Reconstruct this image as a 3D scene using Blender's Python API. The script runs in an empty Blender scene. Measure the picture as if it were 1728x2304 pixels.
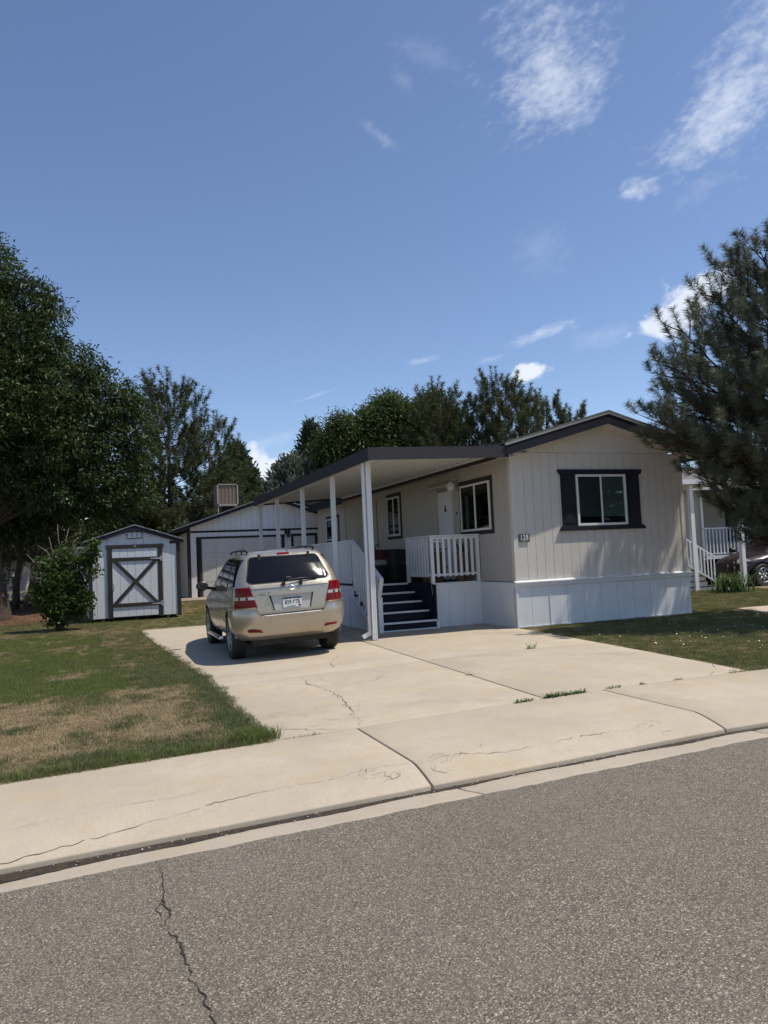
import bpy, math, random
import numpy as np
from mathutils import Vector, Matrix
random.seed(7)
rng = np.random.default_rng(11)
sc = bpy.context.scene
C = sc.collection
rad = math.radians

# ------------------------------------------------------------------ camera
YAW, PITCH, ROLL = rad(21.0), rad(3.4), rad(-2.57)
cy, sy, cp, sp = math.cos(YAW), math.sin(YAW), math.cos(PITCH), math.sin(PITCH)
fwd = Vector((sy*cp, cy*cp, sp)); rt = Vector((cy, -sy, 0)); up = rt.cross(fwd)
r2 = math.cos(ROLL)*rt + math.sin(ROLL)*up
u2 = -math.sin(ROLL)*rt + math.cos(ROLL)*up
cam_d = bpy.data.cameras.new('camera'); cam = bpy.data.objects.new('camera', cam_d); C.objects.link(cam)
cam.matrix_world = Matrix(((r2.x, u2.x, -fwd.x, 0), (r2.y, u2.y, -fwd.y, 0), (r2.z, u2.z, -fwd.z, 1.6), (0, 0, 0, 1)))
cam_d.sensor_fit = 'VERTICAL'; cam_d.sensor_height = 24.0; cam_d.lens = 1700.0/2304*24.0
cam_d.clip_start = 0.05; cam_d.clip_end = 2000
sc.camera = cam

# ------------------------------------------------------------------ light
SUN = Vector((0.44, -0.20, 1.0)).normalized()
SUN_EL = math.asin(SUN.z); SUN_AZ = math.atan2(SUN.x, SUN.y)
sc.view_settings.view_transform = 'Standard'; sc.view_settings.look = 'None'
sc.view_settings.exposure = EXPOSURE = 0.10; sc.view_settings.gamma = 1.0
sc.view_settings.use_curve_mapping = False
sun_d = bpy.data.lights.new('sun', 'SUN'); sun_d.energy = 4.75; sun_d.angle = rad(0.53); sun_d.color = (1.0, 0.925, 0.80)
sun = bpy.data.objects.new('sun', sun_d); C.objects.link(sun)
sun.rotation_euler = SUN.to_track_quat('Z', 'Y').to_euler(); sun.location = (20, -10, 60)

world = bpy.data.worlds.new('World'); sc.world = world; world.use_nodes = True
nt = world.node_tree; nt.nodes.clear()
N = nt.nodes.new; Lk = nt.links.new
out = N('ShaderNodeOutputWorld'); bg = N('ShaderNodeBackground'); Lk(bg.outputs[0], out.inputs[0])
sky = N('ShaderNodeTexSky'); sky.sky_type = 'NISHITA'; sky.sun_disc = False
sky.sun_elevation = SUN_EL; sky.sun_rotation = SUN_AZ; sky.altitude = 1500; sky.air_density = 1.0
sky.dust_density = 1.2; sky.ozone_density = 2.0
SKY_STRENGTH = 0.142
bg.inputs[1].default_value = SKY_STRENGTH
tc = N('ShaderNodeTexCoord')
sep = N('ShaderNodeSeparateXYZ'); Lk(tc.outputs['Generated'], sep.inputs[0])
def wm(op, a, b=None, c=None, clamp=False):
    n = N('ShaderNodeMath'); n.operation = op; n.use_clamp = clamp
    for i, v in enumerate((a, b, c)):
        if v is None: continue
        if isinstance(v, (int, float)): n.inputs[i].default_value = v
        else: Lk(v, n.inputs[i])
    return n.outputs[0]
az = wm('ARCTAN2', sep.outputs[0], sep.outputs[1])
el = wm('ARCSINE', sep.outputs[2])
comb = N('ShaderNodeCombineXYZ'); Lk(az, comb.inputs[0]); Lk(el, comb.inputs[1])
def wmap(vec, loc, rot, scl):
    m = N('ShaderNodeMapping'); m.vector_type = 'TEXTURE'
    m.inputs['Location'].default_value = loc; m.inputs['Rotation'].default_value = (0, 0, rot); m.inputs['Scale'].default_value = scl
    Lk(vec, m.inputs[0]); return m.outputs[0]
def wnoise(scale, detail, rough, dist, stretch=(1, 1, 1), rot=0.0):
    n = N('ShaderNodeTexNoise'); n.inputs['Scale'].default_value = scale; n.inputs['Detail'].default_value = detail
    n.inputs['Roughness'].default_value = rough; n.inputs['Distortion'].default_value = dist
    Lk(wmap(comb.outputs[0], (0, 0, 0), rot, stretch), n.inputs['Vector']); return n.outputs[0]
n_wisp = wnoise(15, 9, 0.60, 0.25, (1.25, 0.8, 1), 0.35)
n_fine = wnoise(85, 6, 0.62, 0.2, (1.5, 0.8, 1), 0.25)
n_puff = wnoise(24, 7, 0.55, 0.1)
# azimuth, elevation (deg), half sizes (deg), tilt (deg), strength, kind
CLOUDS = [(34.9, 32.4, 6.2, 4.9, -8, 0.62, 'w'), (26.2, 34.3, 4.2, 1.2, -18, 0.10, 'w'), (47.2, 27.6, 6.0, 3.7, 33, 0.66, 'w'),
          (51.0, 31.5, 4.2, 3.4, 20, 0.55, 'w'), (41.2, 24.3, 2.3, 1.15, -5, 0.78, 'w'), (45.6, 23.9, 3.0, 1.1, 22, 0.22, 'w'),
          (33.4, 15.8, 3.3, 0.75, 13, 0.62, 'w'), (38.3, 15.2, 3.6, 0.9, 5, 0.16, 'w'), (32.2, 12.95, 1.75, 0.85, 6, 0.98, 'p'),
          (43.8, 16.3, 3.4, 1.9, 30, 0.90, 'p'), (12.4, 6.3, 2.8, 3.2, -30, 1.0, 'p'), (22.0, 29.9, 2.4, 0.7, -35, 0.20, 'w'),
          (24.6, 14.6, 1.6, 0.35, 8, 0.35, 'w'), (24.1, 33.0, 1.0, 1.4, 30, 0.12, 'w'), (33.6, 21.2, 3.2, 2.2, 0, 0.12, 'w'),
          (12.5, 9.0, 3.5, 0.6, 15, 0.22, 'w'), (16.0, 12.3, 2.2, 0.22, 17, 0.28, 'w'), (29.5, 14.3, 1.5, 0.3, 9, 0.3, 'w'),
          (62, 22, 6, 3, 20, 0.5, 'w'), (70, 34, 8, 3, 30, 0.4, 'w'), (60, 12, 4, 1.4, 5, 0.9, 'p'), (-20, 9, 6, 2, 0, 0.8, 'p'),
          (85, 16, 9, 3, 10, 0.5, 'w'), (-50, 28, 9, 3, -10, 0.4, 'w'), (140, 20, 12, 4, 0, 0.5, 'w'), (-110, 18, 12, 3, 8, 0.5, 'w'),
          (110, 9, 6, 2, 0, 0.9, 'p'), (-150, 32, 10, 5, 15, 0.4, 'w'), (-75, 8, 7, 2, 0, 0.85, 'p')]
dens = None
for (a, e, ra, re, tl, st, kd) in CLOUDS:
    v = wmap(comb.outputs[0], (rad(a), rad(e), 0), rad(tl), (rad(ra), rad(re), 1))
    ln = N('ShaderNodeVectorMath'); ln.operation = 'LENGTH'; Lk(v, ln.inputs[0])
    if kd == 'w':
        nz = wm('ADD', wm('MULTIPLY', n_wisp, 1.8), wm('MULTIPLY', n_fine, 1.45))
        d = wm('SUBTRACT', wm('ADD', nz, -0.90), ln.outputs[1])
        mr = N('ShaderNodeMapRange'); mr.interpolation_type = 'SMOOTHSTEP'; mr.inputs[1].default_value = -0.25; mr.inputs[2].default_value = 1.05
    else:
        d = wm('SUBTRACT', wm('ADD', wm('ADD', wm('MULTIPLY', n_puff, 2.2), wm('MULTIPLY', n_fine, .5)), -.45), ln.outputs[1])
        mr = N('ShaderNodeMapRange'); mr.interpolation_type = 'SMOOTHSTEP'; mr.inputs[1].default_value = -0.06; mr.inputs[2].default_value = 0.38
    Lk(d, mr.inputs[0]); mr.inputs[3].default_value = 0; mr.inputs[4].default_value = st
    dens = mr.outputs[0] if dens is None else wm('MAXIMUM', dens, mr.outputs[0])
mix = N('ShaderNodeMix'); mix.data_type = 'RGBA'
Lk(dens, mix.inputs[0])
hs = N('ShaderNodeHueSaturation'); hs.inputs['Saturation'].default_value = 1.02; hs.inputs['Value'].default_value = 1.0; hs.inputs['Hue'].default_value = 0.504
Lk(sky.outputs[0], hs.inputs['Color'])
Lk(hs.outputs[0], mix.inputs[6])
mix.inputs[7].default_value = (5.6, 6.0, 6.8, 1)
Lk(mix.outputs[2], bg.inputs[0])

# ------------------------------------------------------------------ helpers
ORG = {}
def org(o): return ORG.get(o.name, Vector((0, 0, 0))) if o else Vector((0, 0, 0))
def tag(o, label=None, cat=None, group=None, kind=None):
    if label: o['label'] = label
    if cat: o['category'] = cat
    if group: o['group'] = group
    if kind: o['kind'] = kind
    return o
def thing(name, loc, label=None, cat=None, group=None, kind=None, local=False):
    o = bpy.data.objects.new(name, None); C.objects.link(o); o.empty_display_size = 0.2
    o.location = (0, 0, 0) if local else loc
    ORG[o.name] = Vector((0, 0, 0)) if local else Vector(loc)
    return tag(o, label, cat, group, kind)
def finish(name, me, mat, parent, smooth=False, bevel=0.0):
    for m in (mat if isinstance(mat, (list, tuple)) else [mat]): me.materials.append(m)
    o = bpy.data.objects.new(name, me); C.objects.link(o)
    if parent is not None:
        o.parent = parent; ORG[o.name] = org(parent)
    if smooth:
        me.polygons.foreach_set('use_smooth', [True]*len(me.polygons))
    if bevel:
        b = o.modifiers.new('bevel', 'BEVEL'); b.width = bevel; b.segments = 2; b.limit_method = 'ANGLE'; b.angle_limit = rad(40)
    return o
class MB:
    def __init__(s): s.v = []; s.f = []; s.m = []; s.mi = 0
    def add(s, vs, fs):
        b = len(s.v); s.v += [tuple(p) for p in vs]; s.f += [tuple(b+i for i in f) for f in fs]; s.m += [s.mi]*len(fs)
    def box(s, x0, x1, y0, y1, z0, z1):
        s.add([(x0,y0,z0),(x1,y0,z0),(x1,y1,z0),(x0,y1,z0),(x0,y0,z1),(x1,y0,z1),(x1,y1,z1),(x0,y1,z1)],
              [(0,3,2,1),(4,5,6,7),(0,1,5,4),(1,2,6,5),(2,3,7,6),(3,0,4,7)]); return s
    def prism(s, pts, d):            # planar polygon extruded by vector d
        n = len(pts); d = Vector(d)
        vs = [Vector(p) for p in pts] + [Vector(p)+d for p in pts]
        s.add(vs, [tuple(range(n))[::-1], tuple(range(n, 2*n))] + [(i, (i+1) % n, n+(i+1) % n, n+i) for i in range(n)]); return s
    def beam(s, a, b, w, h, upv=(0, 0, 1)):
        a = Vector(a); b = Vector(b); d = (b-a).normalized(); u = Vector(upv)
        x = d.cross(u).normalized()*w/2; u = x.cross(d).normalized()*h/2
        s.add([a-x-u, a+x-u, a+x+u, a-x+u, b-x-u, b+x-u, b+x+u, b-x+u], [(0,1,2,3),(7,6,5,4),(0,4,5,1),(1,5,6,2),(2,6,7,3),(3,7,4,0)]); return s
    def tube(s, pts, r, n=8, cap=True):
        pts = [Vector(p) for p in pts]; rs = r if isinstance(r, (list, tuple)) else [r]*len(pts)
        rings = []; ref = None
        for i, p in enumerate(pts):
            d = (pts[min(i+1, len(pts)-1)]-pts[max(i-1, 0)])
            d = d.normalized() if d.length > 1e-9 else Vector((0, 0, 1))
            if ref is None: ref = Vector((1, 0, 0)) if abs(d.x) < .8 else Vector((0, 1, 0))
            x = (ref - d*ref.dot(d)).normalized(); ref = x; y = d.cross(x)
            rings.append([p+(x*math.cos(2*math.pi*k/n)+y*math.sin(2*math.pi*k/n))*rs[i] for k in range(n)])
        vs = [q for g in rings for q in g]; fs = []
        for i in range(len(pts)-1):
            for k in range(n):
                fs.append((i*n+k, i*n+(k+1) % n, (i+1)*n+(k+1) % n, (i+1)*n+k))
        if cap: fs += [tuple(range(n))[::-1], tuple((len(pts)-1)*n+k for k in range(n))]
        s.add(vs, fs); return s
    def cyl(s, a, b, r, n=16): return s.tube([a, b], r, n)
    def lathe(s, prof, c, axis='z', n=24):      # prof (r, h)
        vs = []; c = Vector(c)
        for (r, h) in prof:
            for k in range(n):
                a = 2*math.pi*k/n; u, w = r*math.cos(a), r*math.sin(a)
                vs.append(c+Vector({'z': (u, w, h), 'x': (h, u, w), 'y': (u, h, w)}[axis]))
        fs = [(i*n+k, i*n+(k+1) % n, (i+1)*n+(k+1) % n, (i+1)*n+k) for i in range(len(prof)-1) for k in range(n)]
        s.add(vs, fs); return s
    def build(s, name, mat, parent=None, smooth=False, bevel=0.0):
        o = org(parent)
        me = bpy.data.meshes.new(name)
        me.from_pydata([(p[0]-o.x, p[1]-o.y, p[2]-o.z) for p in s.v], [], s.f)
        ob = finish(name, me, mat, parent, smooth, bevel)
        if any(s.m): me.polygons.foreach_set('material_index', s.m)
        me.update(); return ob
def np_mesh(name, V, F, mat, parent=None, smooth=False, attr=None):
    """V (n,3) float, F (m,k) int, one polygon size"""
    me = bpy.data.meshes.new(name); o = org(parent)
    V = np.asarray(V, np.float32) - np.array([o.x, o.y, o.z], np.float32); F = np.asarray(F, np.int32)
    me.vertices.add(len(V)); me.vertices.foreach_set('co', V.ravel())
    k = F.shape[1]; me.loops.add(F.size); me.loops.foreach_set('vertex_index', F.ravel())
    me.polygons.add(len(F)); me.polygons.foreach_set('loop_start', np.arange(0, F.size, k, dtype=np.int32))
    me.update(calc_edges=True)
    if attr is not None:
        a = me.attributes.new('tint', 'FLOAT', 'FACE'); a.data.foreach_set('value', np.asarray(attr, np.float32))
    return finish(name, me, mat, parent, smooth)
def copy_tree(o, parent=None):
    c = o.copy(); C.objects.link(c); c.parent = parent
    for ch in [k for k in bpy.data.objects if k.parent == o]: copy_tree(ch, c)
    return c
def text(name, body, size, mat, parent, M, extrude=0.002, bold=0.0, sx=1.0):
    """flat lettering, M maps text plane (x right, y up, z out) to parent space"""
    cu = bpy.data.curves.new(name, 'FONT'); cu.body = body; cu.size = size; cu.extrude = extrude; cu.align_x = 'CENTER'; cu.align_y = 'CENTER'; cu.offset = bold
    tmp = bpy.data.objects.new(name, cu); C.objects.link(tmp)
    dg = bpy.context.evaluated_depsgraph_get(); me = bpy.data.meshes.new_from_object(tmp.evaluated_get(dg))
    C.objects.unlink(tmp); bpy.data.objects.remove(tmp)
    me.transform(Matrix.Diagonal((sx, 1, 1, 1))); me.transform(M)
    o = org(parent); me.transform(Matrix.Translation(-o)); me.materials.clear()
    return finish(name, me, mat, parent)
def frame(o, x, y, z=None):
    x = Vector(x).normalized(); y = Vector(y); y = (y - x*y.dot(x)).normalized(); z = x.cross(y); o = Vector(o)
    return Matrix(((x.x, y.x, z.x, o.x), (x.y, y.y, z.y, o.y), (x.z, y.z, z.z, o.z), (0, 0, 0, 1)))

# ------------------------------------------------------------------ materials
class G:
    """tiny node graph builder"""
    def __init__(s, name):
        s.m = bpy.data.materials.new(name); s.m.use_nodes = True; s.t = s.m.node_tree; s.t.nodes.clear()
        s.out = s.n('ShaderNodeOutputMaterial'); s.b = s.n('ShaderNodeBsdfPrincipled'); s.l(s.b.outputs[0], s.out.inputs[0])
        s.pos = s.n('ShaderNodeNewGeometry').outputs['Position']; s._tc = None
    def n(s, t): return s.t.nodes.new(t)
    def l(s, a, b): s.t.links.new(a, b)
    def set(s, i, v):
        if isinstance(v, (int, float)): i.default_value = v
        elif isinstance(v, (tuple, list)): i.default_value = tuple(v) + ((1,) if len(v) == 3 and len(i.default_value) == 4 else ())
        else: s.l(v, i)
    def obj(s):
        if s._tc is None: s._tc = s.n('ShaderNodeTexCoord').outputs['Object']
        return s._tc
    def map(s, vec, scale=(1, 1, 1), loc=(0, 0, 0), rot=(0, 0, 0)):
        m = s.n('ShaderNodeMapping'); s.l(vec, m.inputs[0]); m.inputs['Scale'].default_value = scale
        m.inputs['Location'].default_value = loc; m.inputs['Rotation'].default_value = rot; return m.outputs[0]
    def noise(s, scale, detail=4, rough=.55, vec=None, dist=0.0, col=False):
        n = s.n('ShaderNodeTexNoise'); n.inputs['Scale'].default_value = scale; n.inputs['Detail'].default_value = detail
        n.inputs['Roughness'].default_value = rough; n.inputs['Distortion'].default_value = dist
        s.l(s.pos if vec is None else vec, n.inputs['Vector']); return n.outputs[1 if col else 0]
    def vor(s, scale, feat='F1', vec=None, rnd=1.0, outp=0):
        n = s.n('ShaderNodeTexVoronoi'); n.feature = feat; n.inputs['Scale'].default_value = scale; n.inputs['Randomness'].default_value = rnd
        s.l(s.pos if vec is None else vec, n.inputs['Vector']); return n.outputs[outp]
    def wave(s, scale, dist=2, vec=None, direction='X', detail=3):
        n = s.n('ShaderNodeTexWave'); n.bands_direction = direction; n.inputs['Scale'].default_value = scale
        n.inputs['Distortion'].default_value = dist; n.inputs['Detail'].default_value = detail
        s.l(s.pos if vec is None else vec, n.inputs['Vector']); return n.outputs[1]
    def ma(s, op, a, b=0.0, c=None, clamp=False):
        n = s.n('ShaderNodeMath'); n.operation = op; n.use_clamp = clamp; s.set(n.inputs[0], a); s.set(n.inputs[1], b)
        if c is not None: s.set(n.inputs[2], c)
        return n.outputs[0]
    def rng(s, v, a, b, c=0.0, d=1.0, smooth=False):
        n = s.n('ShaderNodeMapRange'); n.interpolation_type = 'SMOOTHSTEP' if smooth else 'LINEAR'
        s.l(v, n.inputs[0])
        for i, x in enumerate((a, b, c, d)): n.inputs[i+1].default_value = x
        return n.outputs[0]
    def mix(s, f, a, b, mode='MIX'):
        n = s.n('ShaderNodeMix'); n.data_type = 'RGBA'; n.blend_type = mode; s.set(n.inputs[0], f); s.set(n.inputs[6], a); s.set(n.inputs[7], b)
        return n.outputs[2]
    def ramp(s, v, stops):
        n = s.n('ShaderNodeValToRGB'); s.l(v, n.inputs[0]); e = n.color_ramp.elements
        while len(e) < len(stops): e.new(0.5)
        for x, (p, c) in zip(e, stops): x.position = p; x.color = tuple(c)+(1,)
        return n.outputs[0]
    def bump(s, h, strength=.3, dist=.01, prev=None):
        n = s.n('ShaderNodeBump'); n.inputs['Strength'].default_value = strength; n.inputs['Distance'].default_value = dist
        s.l(h, n.inputs['Height'])
        if prev is not None: s.l(prev, n.inputs['Normal'])
        return n.outputs[0]
    def done(s, col=None, rough=.6, bump=None, metal=0.0, spec=None, **kw):
        if col is not None: s.set(s.b.inputs['Base Color'], col)
        s.set(s.b.inputs['Roughness'], rough); s.b.inputs['Metallic'].default_value = metal
        if spec is not None: s.b.inputs['Specular IOR Level'].default_value = spec
        if bump is not None: s.l(bump, s.b.inputs['Normal'])
        for k, v in kw.items(): s.set(s.b.inputs[k.replace('_', ' ')], v)
        return s.m
def sc3(c, k): return tuple(x*k for x in c)
def simple(name, c, rough=.5, var=.12, scale=3.0, bump=0.0, bscale=60, metal=0.0, spec=None, **kw):
    g = G(name); n = g.noise(scale, 5, .6); col = g.mix(g.rng(n, .3, .7), sc3(c, 1-var), sc3(c, 1+var))
    b = g.bump(g.noise(bscale, 4), bump, .004) if bump else None
    return g.done(col, rough, b, metal, spec, **kw)
M = {}
M['white_trim'] = simple('white_trim', (.66, .67, .68), .45, .05, 4, .15)
M['white_metal'] = simple('white_metal', (.70, .71, .71), .4, .04, 6)
M['white_skirt'] = simple('white_skirt', (.66, .67, .68), .5, .05, 2.5, .12, 25)
M['navy'] = simple('navy_trim', (.016, .016, .025), .6, .18, 5, .2, 40, spec=.22)
M['deck_navy'] = simple('deck_navy', (.013, .015, .027), .65, .2, 4, .2, 40, spec=.2)
M['charcoal'] = simple('charcoal_trim', (.034, .030, .027), .65, .15, 5, .25, 50, spec=.25)
M['black'] = simple('black_plastic', (.012, .012, .013), .4, .1)
M['rubber'] = simple('tyre_rubber', (.022, .021, .021), .75, .2, 12, .3, 60)
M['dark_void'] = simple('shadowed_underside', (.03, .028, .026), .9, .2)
M['red_box'] = simple('dark_red_plastic', (.10, .012, .012), .45, .1)
M['chrome'] = simple('chrome', (.72, .73, .75), .18, .05, metal=1.0)
M['alloy'] = simple('alloy_wheel', (.30, .31, .32), .42, .06, metal=.85)
M['galv'] = simple('galvanised_hinge', (.36, .37, .38), .45, .1, metal=.6)
def wood_trim(name, c, horiz=True):
    g = G(name); v = g.map(g.pos, (3, 3, 60) if horiz else (60, 60, 3))
    n = g.noise(2.2, 6, .65, v); col = g.mix(g.rng(n, .3, .7), sc3(c, .75), sc3(c, 1.3))
    return g.done(col, .68, g.bump(n, .6, .006), spec=.25)
M['fascia'] = wood_trim('fascia_board', (.038, .037, .043))
def stucco_siding(name, c, amp=.7, scale=42):
    g = G(name); n = g.noise(scale, 5, .6, g.map(g.pos, (1, 1, .75)), .4)
    big = g.noise(.9, 4, .6); streak = g.noise(2.5, 4, .6, g.map(g.pos, (6, 6, .35)))
    col = g.mix(g.rng(big, .3, .7), sc3(c, .94), sc3(c, 1.05)); col = g.mix(g.rng(streak, .35, .7, 0, .22), col, sc3(c, .80))
    return g.done(col, .72, g.bump(g.rng(n, .42, .66, smooth=True), amp, .006))
M['siding'] = stucco_siding('shaded_beige_siding', (.475, .440, .395))  # same siding as the gable, colour lowered to carry the side wall's shade
M['siding_end'] = stucco_siding('pale_siding', (.63, .592, .535), .55)  # lighter copy of the siding for the brighter-lit gable end
M['groove'] = simple('siding_backing', (.26, .24, .215), .9, .1)
M['shed_wall'] = stucco_siding('shed_siding', (.60, .635, .665), .6)
M['garage_wall'] = stucco_siding('garage_siding', (.76, .75, .74), .25)
M['garage_door'] = simple('garage_door_paint', (.56, .545, .51), .5, .06, 2, .15, 30)
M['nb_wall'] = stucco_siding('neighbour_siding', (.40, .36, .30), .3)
def concrete(name, base, k=1.0):
    g = G(name)
    n1 = g.noise(.9, 6, .6); n2 = g.noise(5.5, 5, .65); n3 = g.noise(55, 4, .7)
    col = g.mix(g.rng(n1, .3, .7), sc3(base, .86), sc3(base, 1.10))
    col = g.mix(g.rng(n2, .46, .72, 0, .42), col, (base[0]*.80, base[1]*.80, base[2]*.82))
    st = g.noise(1.6, 5, .7, g.map(g.pos, loc=(3.1, 7.7, 0)))
    col = g.mix(g.rng(st, .50, .70, 0, .60), col, (base[0]*.98, base[1]*.88, base[2]*.66))
    col = g.mix(g.rng(n3, .50, .76, 0, .6), col, sc3(base, .62))
    sp_ = g.vor(70, vec=g.pos); col = g.mix(g.ma('LESS_THAN', sp_, .10), col, sc3(base, .55))
    broom = g.noise(4, 3, .6, g.map(g.pos, (26, .9, 1), rot=(0, 0, .12)))
    col = g.mix(g.rng(broom, .35, .68, 0, .30), col, sc3(base, .78))
    tr = g.n('ShaderNodeTexWave'); tr.wave_type = 'RINGS'; tr.rings_direction = 'Z'; tr.inputs['Scale'].default_value = .10
    tr.inputs['Distortion'].default_value = 1.2; tr.inputs['Detail'].default_value = 1; g.l(g.map(g.pos, loc=(-1.5, -3, 0)), tr.inputs[0])
    col = g.mix(g.ma('MULTIPLY', g.rng(tr.outputs[1], .955, .995, 0, .28), g.rng(g.noise(1.1, 3), .45, .6)), col, sc3(base, .6))
    h = g.ma('ADD', g.ma('MULTIPLY', n3, .6), g.ma('MULTIPLY', broom, .5))
    return g.done(col, .86, g.bump(h, .28, .004), spec=.25)
M['concrete'] = concrete('driveway_concrete', (.420, .364, .288))
M['concrete2'] = concrete('kerb_concrete', (.385, .338, .275))
M['nb_concrete'] = concrete('pinkish_concrete', (.50, .40, .34))
def asphalt():
    g = G('asphalt'); v = g.map(g.pos, (1, 1, .4))
    cell = g.vor(185, vec=v, outp=1); s1 = g.n('ShaderNodeSeparateColor'); g.l(cell, s1.inputs[0])
    cell2 = g.vor(46, vec=g.map(g.pos, (1, 1.25, 1), loc=(.3, .7, 0)), outp=1); s2 = g.n('ShaderNodeSeparateColor'); g.l(cell2, s2.inputs[0])
    d2 = g.vor(46, vec=g.map(g.pos, (1, 1.25, 1), loc=(.3, .7, 0)))
    base = g.ramp(s1.outputs[0], [(0, (.045, .039, .030)), (.35, (.118, .102, .080)), (.70, (.172, .150, .118)), (.90, (.26, .230, .182)), (1, (.48, .43, .35))])
    stone = g.ma('MULTIPLY', g.ma('GREATER_THAN', s2.outputs[1], .90), g.ma('LESS_THAN', d2, .34))
    col = g.mix(g.ma('MULTIPLY', stone, .72), base, g.mix(s2.outputs[2], (.25, .22, .175), (.52, .47, .40)))
    big = g.noise(.55, 5, .6); col = g.mix(g.rng(big, .35, .65, .0, .35), col, g.mix(.5, col, (.11, .094, .070)))
    fine = g.noise(240, 3, .7); col = g.mix(g.rng(fine, .45, .75, 0, .45), col, (.05, .047, .042))
    sp_ = g.noise(1.5, 4, .6, g.map(g.pos, loc=(9, 4, 0))); col = g.mix(g.rng(sp_, .5, .75, 0, .30), col, (.20, .17, .145))
    h = g.ma('ADD', g.ma('MULTIPLY', s1.outputs[0], .5), g.ma('MULTIPLY', fine, .6))
    return g.done(col, .9, g.bump(h, .65, .006), spec=.3)
M['asphalt'] = asphalt()
def soil(name, a, b, scale=14, bs=.6):
    g = G(name); n = g.noise(scale, 7, .7); n2 = g.noise(1.3, 4, .6)
    col = g.mix(g.rng(n, .3, .7), a, b); col = g.mix(g.rng(n2, .4, .65, 0, .5), col, sc3(a, .8))
    return g.done(col, .95, g.bump(n, bs, .03), spec=.1)
M['thatch'] = soil('lawn_thatch', (.15, .115, .065), (.27, .21, .125), 30)
M['earth'] = soil('bare_earth', (.10, .085, .055), (.16, .13, .085), 8)
M['mulch'] = soil('bark_mulch', (.07, .038, .024), (.21, .125, .085), 26, 1.0)
M['gravel'] = soil('pea_gravel', (.20, .16, .12), (.46, .39, .32), 55, 1.0)
def mud():
    g = G('gutter_mud'); n = g.noise(20, 6, .7); w = g.noise(3.5, 4, .6)
    col = g.mix(g.rng(n, .35, .7), (.014, .010, .007), (.055, .037, .024))
    return g.done(col, g.rng(w, .4, .6, .25, .8), g.bump(n, .5, .008))
M['mud'] = mud()
M['crack'] = simple('crack_fill', (.022, .019, .016), .95, .4, 30)
M['joint'] = simple('joint_filler', (.065, .052, .042), .9, .3, 12)
def shingles(name, a, b):
    g = G(name); br = g.n('ShaderNodeTexBrick'); g.l(g.map(g.pos, (1, 1, 1)), br.inputs['Vector']); br.inputs['Scale'].default_value = 6
    br.inputs['Color1'].default_value = a+(1,); br.inputs['Color2'].default_value = b+(1,); br.inputs['Mortar'].default_value = sc3(a, .4)+(1,)
    br.inputs['Mortar Size'].default_value = .012; n = g.noise(90, 3)
    return g.done(g.mix(g.rng(n, .3, .7, 0, .4), br.outputs[0], b), .9, g.bump(br.outputs[1], .5, .006))
M['shingle'] = shingles('grey_shingle', (.09, .085, .08), (.16, .15, .14))
M['shingle_blue'] = shingles('bluegrey_shingle', (.17, .18, .20), (.25, .26, .28))
def glass(name, tint, alpha):
    g = G(name); gl = g.n('ShaderNodeBsdfGlossy'); gl.inputs['Roughness'].default_value = .015; gl.inputs['Color'].default_value = (.9, .93, .95, 1)
    tr = g.n('ShaderNodeBsdfTransparent'); tr.inputs['Color'].default_value = tint+(1,)
    fr = g.n('ShaderNodeFresnel'); fr.inputs['IOR'].default_value = 1.55
    mx = g.n('ShaderNodeMixShader'); g.l(fr.outputs[0], mx.inputs[0]); g.l(tr.outputs[0], mx.inputs[1]); g.l(gl.outputs[0], mx.inputs[2])
    g.l(mx.outputs[0], g.out.inputs[0]); return g.m
M['glass'] = glass('window_glass', (.72, .78, .76), .3)
M['glass_dark'] = glass('screened_glass', (.60, .64, .65), .3)
M['blind'] = simple('window_blind', (.36, .385, .37), .7, .1, 2)
M['room'] = simple('dark_room', (.012, .014, .018), .9, .3)
M['screen'] = simple('insect_screen', (.045, .05, .062), .8, .1)
M['car_glass'] = simple('tinted_car_glass', (.008, .009, .011), .025, .05, spec=.75)
M['car_glass_rear'] = simple('tinted_rear_glass', (.004, .005, .008), .04, .05, spec=.30)
def paint(name, c, metal=.55):
    g = G(name); fl = g.vor(900, outp=1); n = g.noise(2.2, 4); dirt = g.noise(9, 5, .6)
    col = g.mix(g.rng(n, .3, .7), sc3(c, .96), sc3(c, 1.04)); col = g.mix(g.rng(dirt, .5, .8, 0, .12), col, (.30, .25, .19))
    return g.done(col, g.rng(dirt, .3, .8, .30, .46), None, metal, Coat_Weight=.45, Coat_Roughness=.06)
M['paint'] = paint('champagne_paint', (.45, .40, .325), .76)
M['paint_dark'] = paint('maroon_paint', (.016, .006, .008), .2)
M['red_lens'] = simple('red_lens', (.17, .002, .004), .14, .15, 14, spec=.25)
M['clear_lens'] = simple('clear_lens', (.42, .38, .37), .15, .12, 30, metal=.35)
M['plate_white'] = simple('plate_white', (.68, .70, .70), .4, .04)
M['plate_dark'] = simple('plate_green', (.012, .035, .028), .5, .1)
M['pewter'] = simple('number_plaque', (.055, .07, .072), .5, .25, 25, .3, 80)
M['scuff'] = simple('scuffed_step_pad', (.46, .47, .49), .5, .35, 22)
def wicker():
    g = G('wicker'); w = g.wave(26, 1.5, direction='Z'); w2 = g.wave(22, 1, direction='DIAGONAL')
    return g.done(g.mix(g.ma('MULTIPLY', w, w2), (.09, .045, .02), (.32, .19, .10)), .7, g.bump(w, .6, .01))
M['wicker'] = wicker()
M['terracotta'] = simple('terracotta', (.28, .11, .06), .8, .2)
M['petal'] = simple('white_petal', (.78, .78, .74), .7, .05)
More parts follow.
